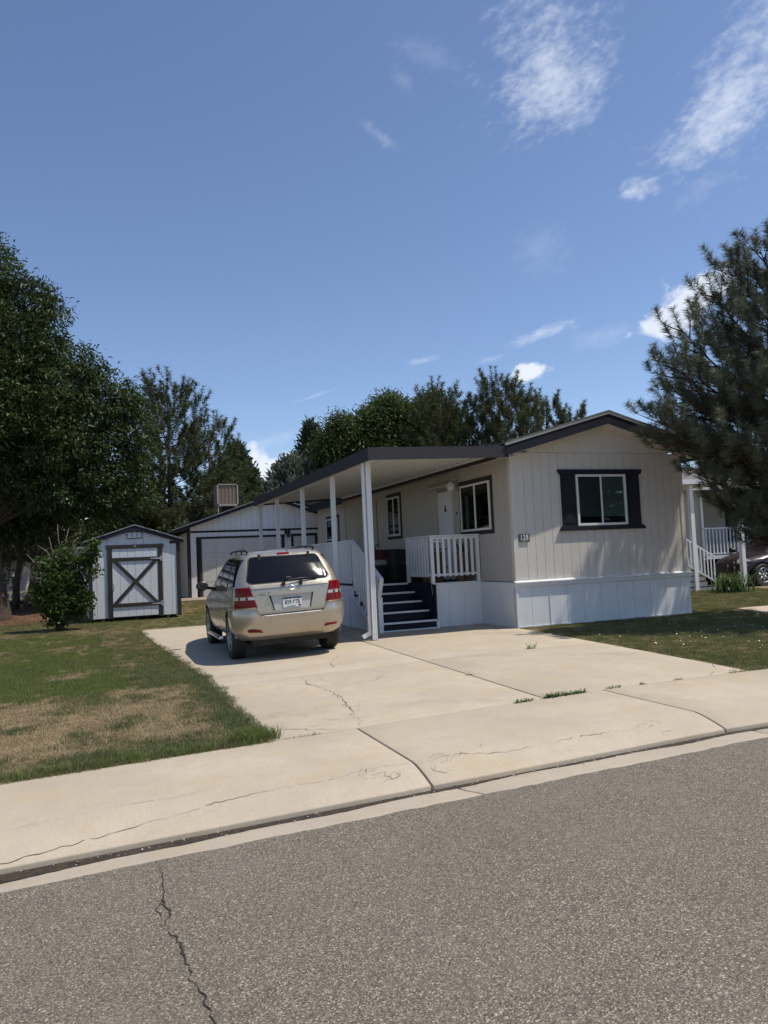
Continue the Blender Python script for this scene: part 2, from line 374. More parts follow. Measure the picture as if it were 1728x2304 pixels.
def leafmat(name, dark, light, trans=.35, rough=.5, dry=None, spec=.3):
    g = G(name); at = g.n('ShaderNodeAttribute'); at.attribute_name = 'tint'
    n = g.noise(.8, 3, .6); f = g.ma('ADD', g.ma('MULTIPLY', at.outputs['Fac'], .75), g.ma('MULTIPLY', n, .35))
    col = g.mix(f, dark, light)
    if dry: col = g.mix(g.rng(at.outputs['Fac'], .93, .99), col, dry)
    g.done(col, rough, None, spec=spec)
    tr = g.n('ShaderNodeBsdfTranslucent'); g.l(g.mix(.5, col, sc3(light, 1.6)), tr.inputs[0])
    mx = g.n('ShaderNodeMixShader'); mx.inputs[0].default_value = trans
    g.l(g.b.outputs[0], mx.inputs[1]); g.l(tr.outputs[0], mx.inputs[2]); g.l(mx.outputs[0], g.out.inputs[0]); return g.m
M['locust'] = leafmat('locust_leaf', (.013, .024, .006), (.054, .082, .018), .20)
M['locust_b'] = leafmat('ash_leaf', (.022, .040, .010), (.075, .112, .03), .3, dry=(.16, .09, .04))
M['pine'] = leafmat('pine_needle', (.024, .034, .017), (.105, .120, .052), .14, .65, spec=.15)
M['pine_near'] = leafmat('dark_pine_needle', (.032, .043, .027), (.18, .195, .13), .12, .6, spec=.18)
M['juniper'] = leafmat('juniper_foliage', (.028, .044, .022), (.085, .115, .06), .15, .7)
M['juniper_blue'] = leafmat('blue_juniper_foliage', (.055, .075, .060), (.15, .185, .145), .15, .7)
M['maple'] = leafmat('shrub_leaf', (.013, .026, .006), (.070, .112, .024), .25, .48, spec=.22)
M['iris'] = leafmat('strap_leaf', (.03, .06, .018), (.10, .16, .05), .25, .45)
M['weed'] = leafmat('weed_leaf', (.04, .07, .015), (.11, .17, .05), .3)
def bark(name, a, b):
    g = G(name); n = g.noise(9, 6, .7, g.map(g.pos, (3, 3, .5))); return g.done(g.mix(g.rng(n, .35, .65), a, b), .9, g.bump(n, .9, .03), spec=.1)
M['bark'] = bark('grey_bark', (.035, .027, .022), (.11, .088, .07))
M['bark_pine'] = bark('pine_bark', (.035, .024, .018), (.11, .075, .055))
M['twig'] = simple('dry_twig', (.22, .18, .15), .8, .2)
def bladem(name, a, b, trans=.3):
    g = G(name); oi = g.n('ShaderNodeObjectInfo'); n = g.noise(1.7, 4, .6)
    f = g.ma('ADD', g.ma('MULTIPLY', oi.outputs['Random'], .5), g.ma('MULTIPLY', n, .5)); col = g.mix(f, a, b)
    g.done(col, .6, None, spec=.25); tr = g.n('ShaderNodeBsdfTranslucent'); g.l(col, tr.inputs[0])
    mx = g.n('ShaderNodeMixShader'); mx.inputs[0].default_value = trans
    g.l(g.b.outputs[0], mx.inputs[1]); g.l(tr.outputs[0], mx.inputs[2]); g.l(mx.outputs[0], g.out.inputs[0]); return g.m
M['blade_green'] = bladem('green_blade', (.090, .122, .030), (.215, .255, .080))
M['blade_dark'] = bladem('dark_green_blade', (.075, .094, .036), (.165, .190, .085))
M['blade_dry'] = bladem('dry_blade', (.27, .20, .115), (.50, .40, .25), .15)
M['blade_olive'] = bladem('olive_blade', (.145, .135, .060), (.26, .225, .115))
M['sky_pane'] = simple('painted_sky_reflection', (.38, .46, .54), .2, .2, 12, spec=.6)  # sky reflection in the gable panes put in as pale blue colour
# ------------------------------------------------------------------ terrain functions
def smst(a, b, t):
    t = min(max((t-a)/(b-a), 0), 1); return t*t*(3-2*t)
def cross(X, Y): return .025*(min(max(X, -4), 5)-5)*(1-smst(14, 21, Y))
def land(X, Y): return .1+.07*smst(14, 22, Y)+.26*smst(22, 28, Y)+cross(X, Y)
def road_z(X, Y=0): return cross(X, 0)
def lerp(a, b, t): return a+(b-a)*t
def interp(pts):
    def f(y):
        if y <= pts[0][0]: return pts[0][1]
        for (a, b), (c, d) in zip(pts, pts[1:]):
            if y <= c: return lerp(b, d, (y-a)/(c-a))
        return pts[-1][1]
    return f
def sheet(name, xs, ys, zf, mat, parent=None, smooth=True, keep=None):
    V = [(x, y, zf(x, y)) for y in ys for x in xs]; nx = len(xs)
    F = [(j*nx+i, j*nx+i+1, (j+1)*nx+i+1, (j+1)*nx+i) for j in range(len(ys)-1) for i in range(nx-1)
         if keep is None or keep((xs[i]+xs[i+1])/2, (ys[j]+ys[j+1])/2)]
    return np_mesh(name, V, F, mat, parent, smooth)
def lin(a, b, n): return [a+(b-a)*i/n for i in range(n+1)]

xs = [-400, -200, -100, -60] + lin(-40, 60, 50) + [100, 200, 400]
ysb = lin(6.9, 40, 34) + [50, 80, 150, 300, 600]
tag(sheet('ground', xs, ysb, lambda x, y: land(x, y)-.035, M['earth']), kind='structure')
tag(sheet('ground_beyond_street', xs, [-300, -60, -20, -9.5], lambda x, y: cross(x, 0)-.03, M['earth']), kind='structure')
# road, slightly ragged edge where asphalt meets the gutter pan
rx = lin(-60, -2, 29)+lin(-1.8, 7, 88)+lin(8, 60, 26)
ry = [-6.5, -3, 0, 1.5, 3, 4, 4.5, 4.75]
rr = random.Random(3)
road = sheet('road', rx, ry, lambda x, y: road_z(x)+(.0 if y < 4.7 else -.001), M['asphalt'])
for v in road.data.vertices:
    if v.co.y > 4.7: v.co.y += rr.uniform(-.012, .010)
tag(road, kind='structure')

def ribbon(name, pts, w, zf, mat, parent, jitter=.006, step=.05, lift=.004, taper=True, sub=None, seed=1):
    """thin irregular strip following a line on the ground"""
    r = random.Random(seed); P = [Vector((p[0], p[1], 0)) for p in pts]; Q = []; brk = .05 if w < .009 else 0
    for a, b in zip(P, P[1:]):
        n = max(1, int((b-a).length/step))
        for i in range(n):
            q = a.lerp(b, i/n); Q.append(q+Vector((r.uniform(-1, 1), r.uniform(-1, 1), 0))*jitter)
    Q.append(P[-1]); vs = []; n = len(Q)
    for i, q in enumerate(Q):
        d = (Q[min(i+1, n-1)]-Q[max(i-1, 0)]); d = d.normalized() if d.length else Vector((1, 0, 0)); s = Vector((-d.y, d.x, 0))
        ww = w*r.uniform(.5, 1.3)/2*(.62+.5*math.sin(i*.31+seed)*math.sin(i*.077+seed*2))*1.35*(min(1, 4*min(i, n-1-i)/n+.15) if taper else 1)
        for sg in (-1, 1):
            p = q+s*ww*sg; vs.append((p.x, p.y, zf(p.x, p.y)+lift))
    F = [(2*i, 2*i+1, 2*i+3, 2*i+2) for i in range(n-1) if i == 0 or r.random() > brk]
    return np_mesh(name, vs, F, mat, parent)
ribbon('crack', [(.32, 4.74), (.30, 4.34), (.29, 4.16), (.31, 3.99), (.27, 3.9), (.32, 3.7), (.34, 3.44), (.33, 3.37), (.36, 3.27), (.37, 3.14), (.40, 2.9), (.36, 2.4), (.41, 1.8)], .009, road_z, M['crack'], road, .010, .025, seed=4)
ribbon('crack', [(.29, 4.18), (.25, 4.1), (.27, 3.95)], .008, road_z, M['crack'], road, .006, .03, seed=5)

# gutter pan in slabs
gutter = MB(); gutter.box(-60, 60, 4.6, 5.2, -.6, -.55)
gutter = gutter.build('gutter', M['earth']); tag(gutter, kind='structure')
def pan_z(x, y): return cross(x, 0)-.004-.022*smst(4.75, 5.02, y)
def slab(name, xl, xr, ys, zf, mat, parent, nx=4, thick=.12, ragged=0.0):
    V = []; n = nx+1
    for y in ys:
        a, b = xl(y), xr(y)
        for i in range(n):
            x = lerp(a, b, i/nx); V.append((x, y, zf(x, y)))
    m = len(ys); F = [(j*n+i, j*n+i+1, (j+1)*n+i+1, (j+1)*n+i) for j in range(m-1) for i in range(nx)]
    ring = [i for i in range(n)] + [j*n+nx for j in range(1, m)] + [(m-1)*n+i for i in range(nx-1, -1, -1)] + [j*n for j in range(m-2, 0, -1)]
    base = len(V)
    # rounded arris: first a small chamfer, then the side
    cx = sum(V[i][0] for i in ring)/len(ring); cyy = sum(V[i][1] for i in ring)/len(ring)
    for i in ring: V.append((V[i][0], V[i][1], V[i][2]-thick))
    k = len(ring)
    for a in range(k): F.append((ring[a], base+a, base+(a+1) % k, ring[(a+1) % k]))
    o = np_mesh(name, V, F, mat, parent)
    b = o.modifiers.new('bevel', 'BEVEL'); b.width = .008; b.segments = 2; b.limit_method = 'ANGLE'; b.angle_limit = rad(50)
    return o
gj = [-60, -30, -12, -6.4, -3.5, -.6, 2.44, 5.22, 8.1, 11, 30, 60]
for a, b in zip(gj, gj[1:]):
    skew = lambda x0: (lambda y: x0+(y-4.92)*(-.25 if x0 == 2.44 else .1))
    slab('gutter_slab', (lambda f: lambda y: f(y)+.006)(skew(a)), (lambda f: lambda y: f(y)-.006)(skew(b)), [4.752, 4.85, 4.95, 5.09], pan_z, M['concrete2'], gutter, 8)
# sidewalk with a rolled kerb
sidewalk = MB(); sidewalk.box(-60, 60, 5.2, 6.7, -.6, -.5); sidewalk = sidewalk.build('sidewalk', M['earth']); tag(sidewalk, kind='structure')
def walk_z(x, y):
    b = cross(x, 0)
    if y >= 5.44: return b+.10
    t = (5.44-y)/(5.44-5.10); return b+.10-.082*(t**1.4)
wj = [-60, -20, -9, -6.2, -3.4, -.58-2.4, 2.23, 4.97, 7.75, 10.5, 13.2, 20, 60]
for a, b in zip(wj, wj[1:]):
    slab('pavement_slab', (lambda a: lambda y: a+.007)(a), (lambda b: lambda y: b-.009)(b), [5.085, 5.10, 5.13, 5.18, 5.24, 5.31, 5.38, 5.44, 5.8, 6.3, 6.752], walk_z, M['concrete'], sidewalk, 10, .14)
ribbon('joint_filler', [(-8, 6.762), (1.4, 6.762)], .02, lambda x, y: cross(x, 0)+.085, M['joint'], sidewalk, .002, .2, taper=False)
ribbon('crack', [(-1.6, 5.10), (-.55, 5.12), (.1, 5.22), (.77, 5.35), (1.16, 5.39), (1.55, 5.37), (1.94, 5.45), (2.2, 5.40)], .0038, walk_z, M['crack'], sidewalk, .012, .04, seed=8)
ribbon('crack', [(2.26, 5.37), (2.53, 5.45), (2.93, 5.32), (3.67, 5.35), (4.4, 5.30)], .0034, walk_z, M['crack'], sidewalk, .014, .04, seed=9)
ribbon('crack', [(-.7, 5.5), (.1, 5.62), (.5, 5.58), (1.0, 5.75)], .0022, walk_z, M['joint'], sidewalk, .012, .04, seed=19)
rr = random.Random(12)
for k, (cx_, cy_, n_) in enumerate([(1.95, 5.32, 13), (2.55, 5.38, 12), (4.5, 5.25, 6)]):      # crazed patches by the joint
    for i in range(n_):
        a = rr.uniform(0, 6.28); L_ = rr.uniform(.08, .22); x0 = cx_+rr.uniform(-.24, .24); y0 = cy_+rr.uniform(-.12, .12)
        ribbon('crack', [(x0, y0), (x0+L_*.5*math.cos(a), y0+L_*.4*math.sin(a)), (x0+L_*math.cos(a+.5), y0+L_*.8*math.sin(a+.5))], .0026, walk_z, M['joint'], sidewalk, .008, .02, seed=30+i+20*k)
# mud and wet silt lying in the gutter
r_ = random.Random(5); V = []; F = []; X_ = lin(-6, 12, 360)
ph = [r_.uniform(0, 6) for _ in range(6)]
for i, x in enumerate(X_):
    w = .035+.06*smst(1.6, -1.2, x) if x < 1.6 else .035+.02*math.sin(x*1.3+ph[0])
    w = .044+.10*(1-smst(-.7, 2.0, x))+.018*math.sin(x*2.1+ph[1])+.012*math.sin(x*6.3+ph[2])+r_.uniform(-.006, .006)
    w = max(w, .014)
    for t in (0, .5, 1):
        y = 5.088-w*t; V.append((x, y, pan_z(x, y)+.006-.0015*t))
for i in range(len(X_)-1):
    for t in range(2): F.append((3*i+t, 3*i+3+t, 3*i+4+t, 3*i+1+t))
tag(np_mesh('gutter_silt', V, F, M['mud'], None, True), kind='stuff')
# grit and bits of leaf in the gutter
mb = MB(); mats_ = []
for i in range(420):
    x = r_.uniform(-1.5, 7); y = 5.075-abs(r_.gauss(0, .035)); s_ = r_.uniform(.003, .009); z = pan_z(x, y)+.008
    p = [Vector((x, y, z))+Vector((r_.uniform(-1, 1), r_.uniform(-1, 1), r_.uniform(-.2, 1)))*s_ for _ in range(4)]
    mb.mi = r_.choice([0, 0, 1]); mb.add(p, [(0, 1, 2), (0, 2, 3), (0, 3, 1), (1, 3, 2)])
tag(mb.build('gutter_grit', [M['gravel'], M['petal']]), kind='stuff')

# driveway in six slabs
drive = MB(); drive.box(1.6, 7.0, 6.9, 18, -.4, -.35); drive = drive.build('driveway', M['earth']); tag(drive, kind='structure')
XL = interp([(6.76, 1.40), (8.4, 1.38), (10.9, 1.41), (14.6, 1.23), (18.35, .98), (20, .95)])
XR = interp([(6.76, 7.02), (7.3, 7.10), (8.9, 7.28), (12.3, 7.63), (13, 7.64)])
mid = lambda y: 4.27+(y-6.8)*.037
def ysl(a, b): return lin(a+.006, b-.006, 8)
slab('driveway_slab', XL, lambda y: mid(y)-.010, ysl(6.762, 10.11), land, M['concrete'], drive, 6)
slab('driveway_slab', XL, lambda y: mid(y)-.010, ysl(10.11, 14.75), land, M['concrete'], drive, 6)
slab('driveway_slab', XL, lambda y: mid(y)-.010, ysl(14.75, 18.9), land, M['concrete'], drive, 6)
slab('driveway_slab', lambda y: mid(y)+.010, XR, ysl(6.762, 10.11), land, M['concrete'], drive, 6)
slab('driveway_slab', lambda y: mid(y)+.010, lambda y: XR(min(y, 12.9)), ysl(10.11, 14.6), land, M['concrete'], drive, 6)
slab('driveway_slab', lambda y: mid(y)+.010, lambda y: 5.3, ysl(14.6, 18.9), land, M['concrete'], drive, 3)
ck = [([(2.59, 10.15), (2.48, 9.42), (2.56, 8.94), (2.56, 8.6), (2.52, 8.04), (2.44, 7.57), (2.29, 6.81)], .014),
      ([(3.67, 11.78), (3.4, 11.3), (3.22, 10.89), (3.13, 10.28)], .010), ([(2.58, 8.69), (2.88, 8.97), (3.28, 9.08), (3.59, 9.53)], .008),
      ([(3.38, 10.08), (3.59, 9.53), (4.31, 9.29)], .006), ([(2.88, 8.97), (2.7, 9.5), (2.75, 9.95)], .005), ([(3.2, 8.2), (3.8, 8.5), (4.2, 8.1)], .003),
      ([(4.9, 8.4), (5.6, 8.8), (6.1, 8.5)], .003), ([(1.42, 7.36), (1.75, 7.05), (2.06, 6.78)], .014), ([(7.09, 7.39), (6.75, 7.0), (6.46, 6.78)], .012)]
for i, (p, w) in enumerate(ck): ribbon('crack', p, w*.55, land, M['crack'], drive, .022 if w > .008 and i < 8 else .01, .05, seed=60+i)
rr = random.Random(77)          # spalled chips along the widest crack
for i in range(26):
    t = rr.random(); y0 = lerp(6.9, 8.9, t); x0 = interp([(6.81, 2.29), (7.57, 2.44), (8.04, 2.52), (8.6, 2.56), (8.94, 2.56)])(y0)+rr.gauss(0, .035); a = rr.uniform(0, 6.28); s_ = rr.uniform(.015, .05)
    ribbon('crack', [(x0, y0), (x0+s_*math.cos(a), y0+s_*math.sin(a))], .014, land, M['crack'], drive, .006, .02, seed=120+i)
cs = []
for i in range(14):
    x0 = rr.uniform(1.7, 2.5); y0 = rr.uniform(7.1, 7.9); a = rr.uniform(0, 6.28)
    ribbon('crack', [(x0, y0), (x0+.14*math.cos(a), y0+.14*math.sin(a)), (x0+.2*math.cos(a+.7), y0+.2*math.sin(a+.7))], .003, land, M['joint'], drive, .01, .03, seed=160+i)

# ------------------------------------------------------------------ lawns
def lawn(name, xs, ys, keep, seed):
    r = random.Random(seed)
    return tag(sheet(name, xs, ys, lambda x, y: land(x, y)-.012+.006*math.sin(x*5+y*3)*math.cos(y*4), M['thatch'], keep=keep), kind='structure')
lawn('lawn_left', lin(-22, 1.42, 120), lin(6.775, 30, 120), lambda x, y: x < XL(y)-.0, 1)
lawn('lawn_back', lin(.9, 5.1, 20), lin(19.0, 27.9, 30), None, 4)
lawn('lawn_right', lin(7.05, 13.0, 50), lin(6.775, 18.4, 60), lambda x, y: x > XR(min(y, 12.6))+.06, 2)
lawn('lawn_neighbour', lin(13.02, 40, 50), lin(13.3, 18.4, 20), None, 3)
tag(sheet('mulch_bed', lin(-22, -1.35, 50), lin(22.9, 34, 20), lambda x, y: land(x, y)+.012+.012*math.sin(x*7)*math.cos(y*5), M['mulch']), kind='structure')
tag(sheet('gravel_strip', lin(-.3, 9.4, 20), lin(26.6, 28.2, 5), lambda x, y: land(x, y)+.015, M['gravel']), kind='structure')
nbd = MB(); nbd.box(13.3, 17, 7, 13, -.4, -.35); nbd = nbd.build('neighbour_driveway', M['earth']); tag(nbd, kind='structure')
for (a, b) in ((6.77, 10), (10, 13.15)):
    slab('driveway_slab', lambda y: 13.0+(y-11.9)*.35 if y > 11.9 else 13.0-.02*(11.9-y), lambda y: 17.2, ysl(a, b), land, M['nb_concrete'], nbd, 4)
tag(sheet('earth_under_home', lin(7.7, 11.8, 4), lin(13, 27, 8), lambda x, y: .06, M['earth']), kind='structure')

def clump(name, n, spread, h0, h1, w, mat, lean, seed):
    r = random.Random(seed); V = []; F = []
    for i in range(n):
        a = r.uniform(0, 6.283); d = spread*math.sqrt(r.random()); bx, by = d*math.cos(a), d*math.sin(a)
        h = r.uniform(h0, h1); la = r.uniform(0, 6.283); ln = r.uniform(.2, 1)*lean*h; fa = r.uniform(0, 3.14)
        wx, wy = w*math.cos(fa)/2, w*math.sin(fa)/2; lx, ly = ln*math.cos(la), ln*math.sin(la); b = len(V)
        V += [(bx-wx, by-wy, -.01), (bx+wx, by+wy, -.01), (bx+lx*.4+wx*.8, by+ly*.4+wy*.8, h*.6), (bx+lx*.4-wx*.8, by+ly*.4-wy*.8, h*.6), (bx+lx, by+ly, h*(.98 if lean < 1.2 else .7))]
        F += [(b, b+1, b+2, b+3), (b+3, b+2, b+4)]
    me = bpy.data.meshes.new(name); me.from_pydata(V, [], F); me.materials.append(mat)
    return bpy.data.objects.new(name, me)
KINDS_ = [('clump_green', 56, .12, .022, .058, .0042, 'blade_green', .9), ('clump_dark', 52, .12, .028, .068, .0042, 'blade_dark', .9), ('clump_dry', 60, .12, .008, .034, .0038, 'blade_dry', 2.6),
          ('clump_olive', 54, .12, .016, .046, .004, 'blade_olive', 1.5), ('clump_tall', 38, .09, .08, .17, .006, 'blade_green', .8), ('clump_short', 40, .11, .018, .042, .004, 'blade_green', 1.2)]
gcol = bpy.data.collections.new('grass_clumps')
for i, (nm, n, sp_, h0, h1, w, mt, ln) in enumerate(KINDS_):
    gcol.objects.link(clump('%d_%s' % (i, nm), n, sp_, h0, h1, w, M[mt], ln, 40+i))
ng = bpy.data.node_groups.new('grass_scatter', 'GeometryNodeTree')
ng.interface.new_socket('Geometry', in_out='INPUT', socket_type='NodeSocketGeometry'); ng.interface.new_socket('Geometry', in_out='OUTPUT', socket_type='NodeSocketGeometry')
gi = ng.nodes.new('NodeGroupInput'); go = ng.nodes.new('NodeGroupOutput'); ci = ng.nodes.new('GeometryNodeCollectionInfo'); ip = ng.nodes.new('GeometryNodeInstanceOnPoints')
ci.inputs['Collection'].default_value = gcol; ci.inputs['Separate Children'].default_value = True; ci.inputs['Reset Children'].default_value = True
ip.inputs['Pick Instance'].default_value = True
def na(nm, ty):
    n = ng.nodes.new('GeometryNodeInputNamedAttribute'); n.data_type = ty; n.inputs['Name'].default_value = nm; return [o for o in n.outputs if o.enabled and o.name == 'Attribute'][0]
ng.links.new(gi.outputs[0], ip.inputs['Points']); ng.links.new(ci.outputs[0], ip.inputs['Instance']); ng.links.new(na('kind_index', 'INT'), ip.inputs['Instance Index'])
ng.links.new(na('turn', 'FLOAT_VECTOR'), ip.inputs['Rotation']); ng.links.new(na('size', 'FLOAT'), ip.inputs['Scale']); ng.links.new(ip.outputs[0], go.inputs[0])
def vnoise(seed, n=64):
    r = np.random.default_rng(seed); g = r.random((n, n))
    def f(x, y, s):
        x = np.asarray(x)*s; y = np.asarray(y)*s; xi = np.floor(x).astype(int); yi = np.floor(y).astype(int); fx = x-xi; fy = y-yi; fx = fx*fx*(3-2*fx); fy = fy*fy*(3-2*fy)
        a = g[xi % n, yi % n]; b = g[(xi+1) % n, yi % n]; c = g[xi % n, (yi+1) % n]; d = g[(xi+1) % n, (yi+1) % n]
        return (a*(1-fx)+b*fx)*(1-fy)+(c*(1-fx)+d*fx)*fy
    return f
vn = vnoise(3)
def nz(x, y, s): return .5*vn(x, y, s)+.3*vn(x+7, y+3, s*2.3)+.2*vn(x+1, y+9, s*5.1)
landv = np.vectorize(land)
def grass(name, P, K, S):
    me = bpy.data.meshes.new(name); me.vertices.add(len(P)); me.vertices.foreach_set('co', np.asarray(P, np.float32).ravel())
    a = me.attributes.new('kind_index', 'INT', 'POINT'); a.data.foreach_set('value', np.asarray(K, np.int32))
    a = me.attributes.new('size', 'FLOAT', 'POINT'); a.data.foreach_set('value', np.asarray(S, np.float32))
    T = np.zeros((len(P), 3), np.float32); T[:, 2] = rng.uniform(0, 6.283, len(P)); T[:, :2] = rng.normal(0, .08, (len(P), 2))
    a = me.attributes.new('turn', 'FLOAT_VECTOR', 'POINT'); a.data.foreach_set('vector', T.ravel())
    o = bpy.data.objects.new(name, me); C.objects.link(o); md = o.modifiers.new('scatter', 'NODES'); md.node_group = ng
    return tag(o, kind='stuff')
# left lawn
def pick(u, table):
    c = np.cumsum(table, axis=1); return (u[:, None] > c).sum(1).clip(0, 5)
def build_left():
    n = 52000; x = rng.uniform(-6.5, 1.44, n); y = 6.8+(24-6.8)*rng.random(n)**1.45
    keep = (x < np.array([XL(v) for v in y])+.03) & (x > -1.6-(y-6.8)*.32)
    x, y = x[keep], y[keep]; a = nz(x, y, .9); b = nz(x+20, y, 2.4); c = nz(x, y+30, 5)
    ex = np.array([XL(v) for v in y])-x                                        # distance to the driveway edge
    dry = np.clip(1.5-abs(y-8.9)/1.75, 0, 1)*np.clip((ex-.25)/.4, 0, 1)+.5*np.clip(1-abs(y-12.8)/2.2, 0, 1)*np.clip((ex-.3)/.5, 0, 1)*(x > -.8)
    dry = dry+np.clip(1-abs(y-19.4)/1.5, 0, 1)*np.clip((x+.8)/.5, 0, 1)*.9
    dry = dry-np.clip(1-(y-6.78)/.38, 0, 1)*np.where(x < .85, .75, .0)
    dry = dry+(a-.5)*1.8+(b-.5)*1.6+.20
    dry = np.where((y > 10.9) & (y < 12.4), dry-.35, dry)
    lush = (x < .40-(y-11)*.05+.5*(a-.5)) & (y > 10.7) & (y < 19)
    u = rng.random(len(x)); T = np.zeros((len(x), 6)); d = np.clip(dry, 0, 1)
    T[:, 2] = d*.84+.12; T[:, 3] = (1-d)*.40+d*.12; T[:, 1] = (1-d)*.26; T[:, 0] = (1-d)*.2; T[:, 5] = (1-d)*.10; T /= T.sum(1)[:, None]
    far = y > 15.5; T[far] = T[far]*.5+np.array([.05, .05, .15, .15, 0, .1]); T /= T.sum(1)[:, None]
    T[lush & (d < .75)] = [.74, .04, .02, .08, 0, .12]
    k = pick(u, T); s = rng.uniform(.6, 1.0, len(x))*(.75+.5*c)
    k = np.where((d > .45) & (b > .66) & (rng.random(len(x)) < .5) & (c > .5), 1, k)                      # green tufts in the dry patch
    edge = (ex < .16) & (y < 13); k = np.where(edge & (rng.random(len(x)) < .75) & (y > 7.2) & (y < 11.5), 1, k); s = np.where(edge & (y > 8.2), s*.98, s)
    s = np.where(y > 15, s*.8, s)
    near = y < 7.1; s = np.where(near & (x < .9), s*.95, s)
    z = landv(x, y)-.008
    P = np.stack([x, y, z], 1)
    # tufts at the corner by the pavement and along the edges
    tx = rng.normal(1.28, .085, 60); ty = rng.normal(6.93, .055, 60); tk = np.full(60, 4); ts = rng.uniform(.5, .95, 60)
    t2 = rng.uniform(-2, .95, 120); y2 = 6.79+abs(rng.normal(0, .05, 120)); k2 = np.where(rng.random(120) < .5, 4, 1); s2 = rng.uniform(.35, .75, 120)
    P = np.concatenate([P, np.stack([tx, ty, landv(tx, ty)-.01], 1), np.stack([t2, y2, landv(t2, y2)-.01], 1)])
    return grass('lawn_grass', P, np.concatenate([k, tk, k2]), np.concatenate([s, ts, s2]))
build_left()
def build_right():
    n = 30000; x = rng.uniform(7.0, 19, n); y = 6.8+(18.3-6.8)*rng.random(n)**1.3
    keep = (x > np.array([XR(min(v, 12.6)) for v in y])+.05) & ~((x > 12.95) & (y < 13.2)) & ~((x > 7.66) & (x < 11.95) & (y > 12.9))
    x, y = x[keep], y[keep]; a = nz(x+50, y, 1.0); b = nz(x, y+11, 3)
    d = np.clip((a-.5)*1.4+(b-.5)*.8+.18+.7*np.clip(1-abs(x-8.0)/.9, 0, 1)*np.clip(1-abs(y-12.4)/.8, 0, 1), 0, 1)
    T = np.zeros((len(x), 6)); T[:, 2] = d*.7; T[:, 3] = .42; T[:, 5] = .33*(1-d)+.1; T[:, 0] = .12*(1-d); T[:, 1] = .08; T /= T.sum(1)[:, None]
    k = pick(rng.random(len(x)), T); s = rng.uniform(.55, .95, len(x))
    return grass('lawn_grass_right', np.stack([x, y, landv(x, y)-.008], 1), k, s)
build_right()
def build_back():
    n = 5000; x = rng.uniform(.6, 4.9, n); y = rng.uniform(19.1, 26.6, n); d = np.clip((nz(x, y, 1)-.3)*1.5, 0, 1)
    T = np.zeros((n, 6)); T[:, 2] = d*.8; T[:, 3] = .3; T[:, 5] = .35*(1-d)+.05; T[:, 0] = .1; T /= T.sum(1)[:, None]
    return grass('lawn_grass_back', np.stack([x, y, landv(x, y)-.008], 1), pick(rng.random(n), T), rng.uniform(.55, .95, n))
build_back()
# clover heads and fallen petals on the right lawn
mb = MB(); r_ = random.Random(9)
for i in range(90):
    x = r_.uniform(7.7, 12.6); y = r_.uniform(7.3, 11.4) if r_.random() < .8 else r_.uniform(11, 16)
    if x < XR(min(y, 12.6))+.25 or (x > 7.5 and y > 12.7): continue
    s_ = r_.uniform(.008, .017); z = land(x, y)+r_.uniform(.03, .055); mb.add([(x+s_*math.cos(a), y+s_*math.sin(a), z) for a in (0, 1.26, 2.5, 3.77, 5)]+[(x, y, z+s_*.7)], [(0, 1, 5), (1, 2, 5), (2, 3, 5), (3, 4, 5), (4, 0, 5)])
tag(mb.build('clover_flowers', M['petal']), kind='stuff')
# bark scraps under the big tree
mb = MB()
for i in range(900):
    x = r_.uniform(-6, -1.4); y = r_.uniform(22.95, 28); s_ = r_.uniform(.015, .05); z = land(x, y)+.02; a = r_.uniform(0, 3.14); c_, s2_ = math.cos(a)*s_, math.sin(a)*s_
    mb.add([(x-c_, y-s2_, z+r_.uniform(0, .02)), (x+s2_*.4, y-c_*.4, z), (x+c_, y+s2_, z+r_.uniform(0, .02)), (x-s2_*.4, y+c_*.4, z+.015)], [(0, 1, 2, 3)])
tag(mb.build('bark_chips', M['mulch']), kind='stuff')
# weeds rooted in the joints: each patch a plant of its own
def weed(x, y, n, sp_, h, seed, label, flat=1.0):
    r = random.Random(seed); V = []; F = []; T = []
    for i in range(n):
        bx, by = x+sp_*1.5*(2*i/n-1)+r.uniform(-.004, .004), y+r.gauss(0, .008); a = r.uniform(0, 6.28); L_ = r.uniform(.4, 1)*h; z = land(bx, by)
        dx, dy = math.cos(a), math.sin(a); w = .004; b = len(V); hh = L_*r.uniform(.3, 1)*flat
        V += [(bx-dy*w, by+dx*w, z), (bx+dy*w, by-dx*w, z), (bx+dx*L_*.5+dy*w, by+dy*L_*.5-dx*w, z+hh*.8), (bx+dx*L_*.5-dy*w, by+dy*L_*.5+dx*w, z+hh*.8), (bx+dx*L_, by+dy*L_, z+hh*.6), (bx+dx*L_, by+dy*L_, z+hh*.6)]
        F += [(b, b+1, b+2, b+3), (b+3, b+2, b+4, b+5)]; T += [r.random()]*2
    o = np_mesh('weed', V, F, M['weed'], None, False, T); return tag(o, label, 'weed', 'weeds growing in the driveway joints')
weed(4.02, 6.755, 60, .07, .055, 1, 'small weed patch left of the centre joint where driveway meets pavement')
weed(4.36, 6.765, 110, .06, .075, 2, 'leafiest green weed tuft right at the foot of the centre joint')
weed(4.62, 6.76, 120, .10, .07, 3, 'long green weed patch right of the centre joint at pavement back edge')
weed(5.12, 6.755, 34, .06, .05, 4, 'thin weed sprig in pavement joint near the long diagonal slab joint')
weed(5.5, 6.76, 16, .03, .045, 5, 'tiny weed sprig right of the diagonal slab joint')
weed(6.0, 6.765, 18, .04, .035, 6, 'brownish flat weed in the back pavement joint before the lawn corner')
weed(6.2, 10.12, 30, .05, .10, 7, 'wispy dry weed in the cross joint in front of the home', 1.4)
weed(1.72, 6.76, 24, .12, .035, 8, 'low weed in the joint beside the left grass corner')
weed(4.33, 8.55, 16, .03, .05, 9, 'single weed halfway up the centre joint')
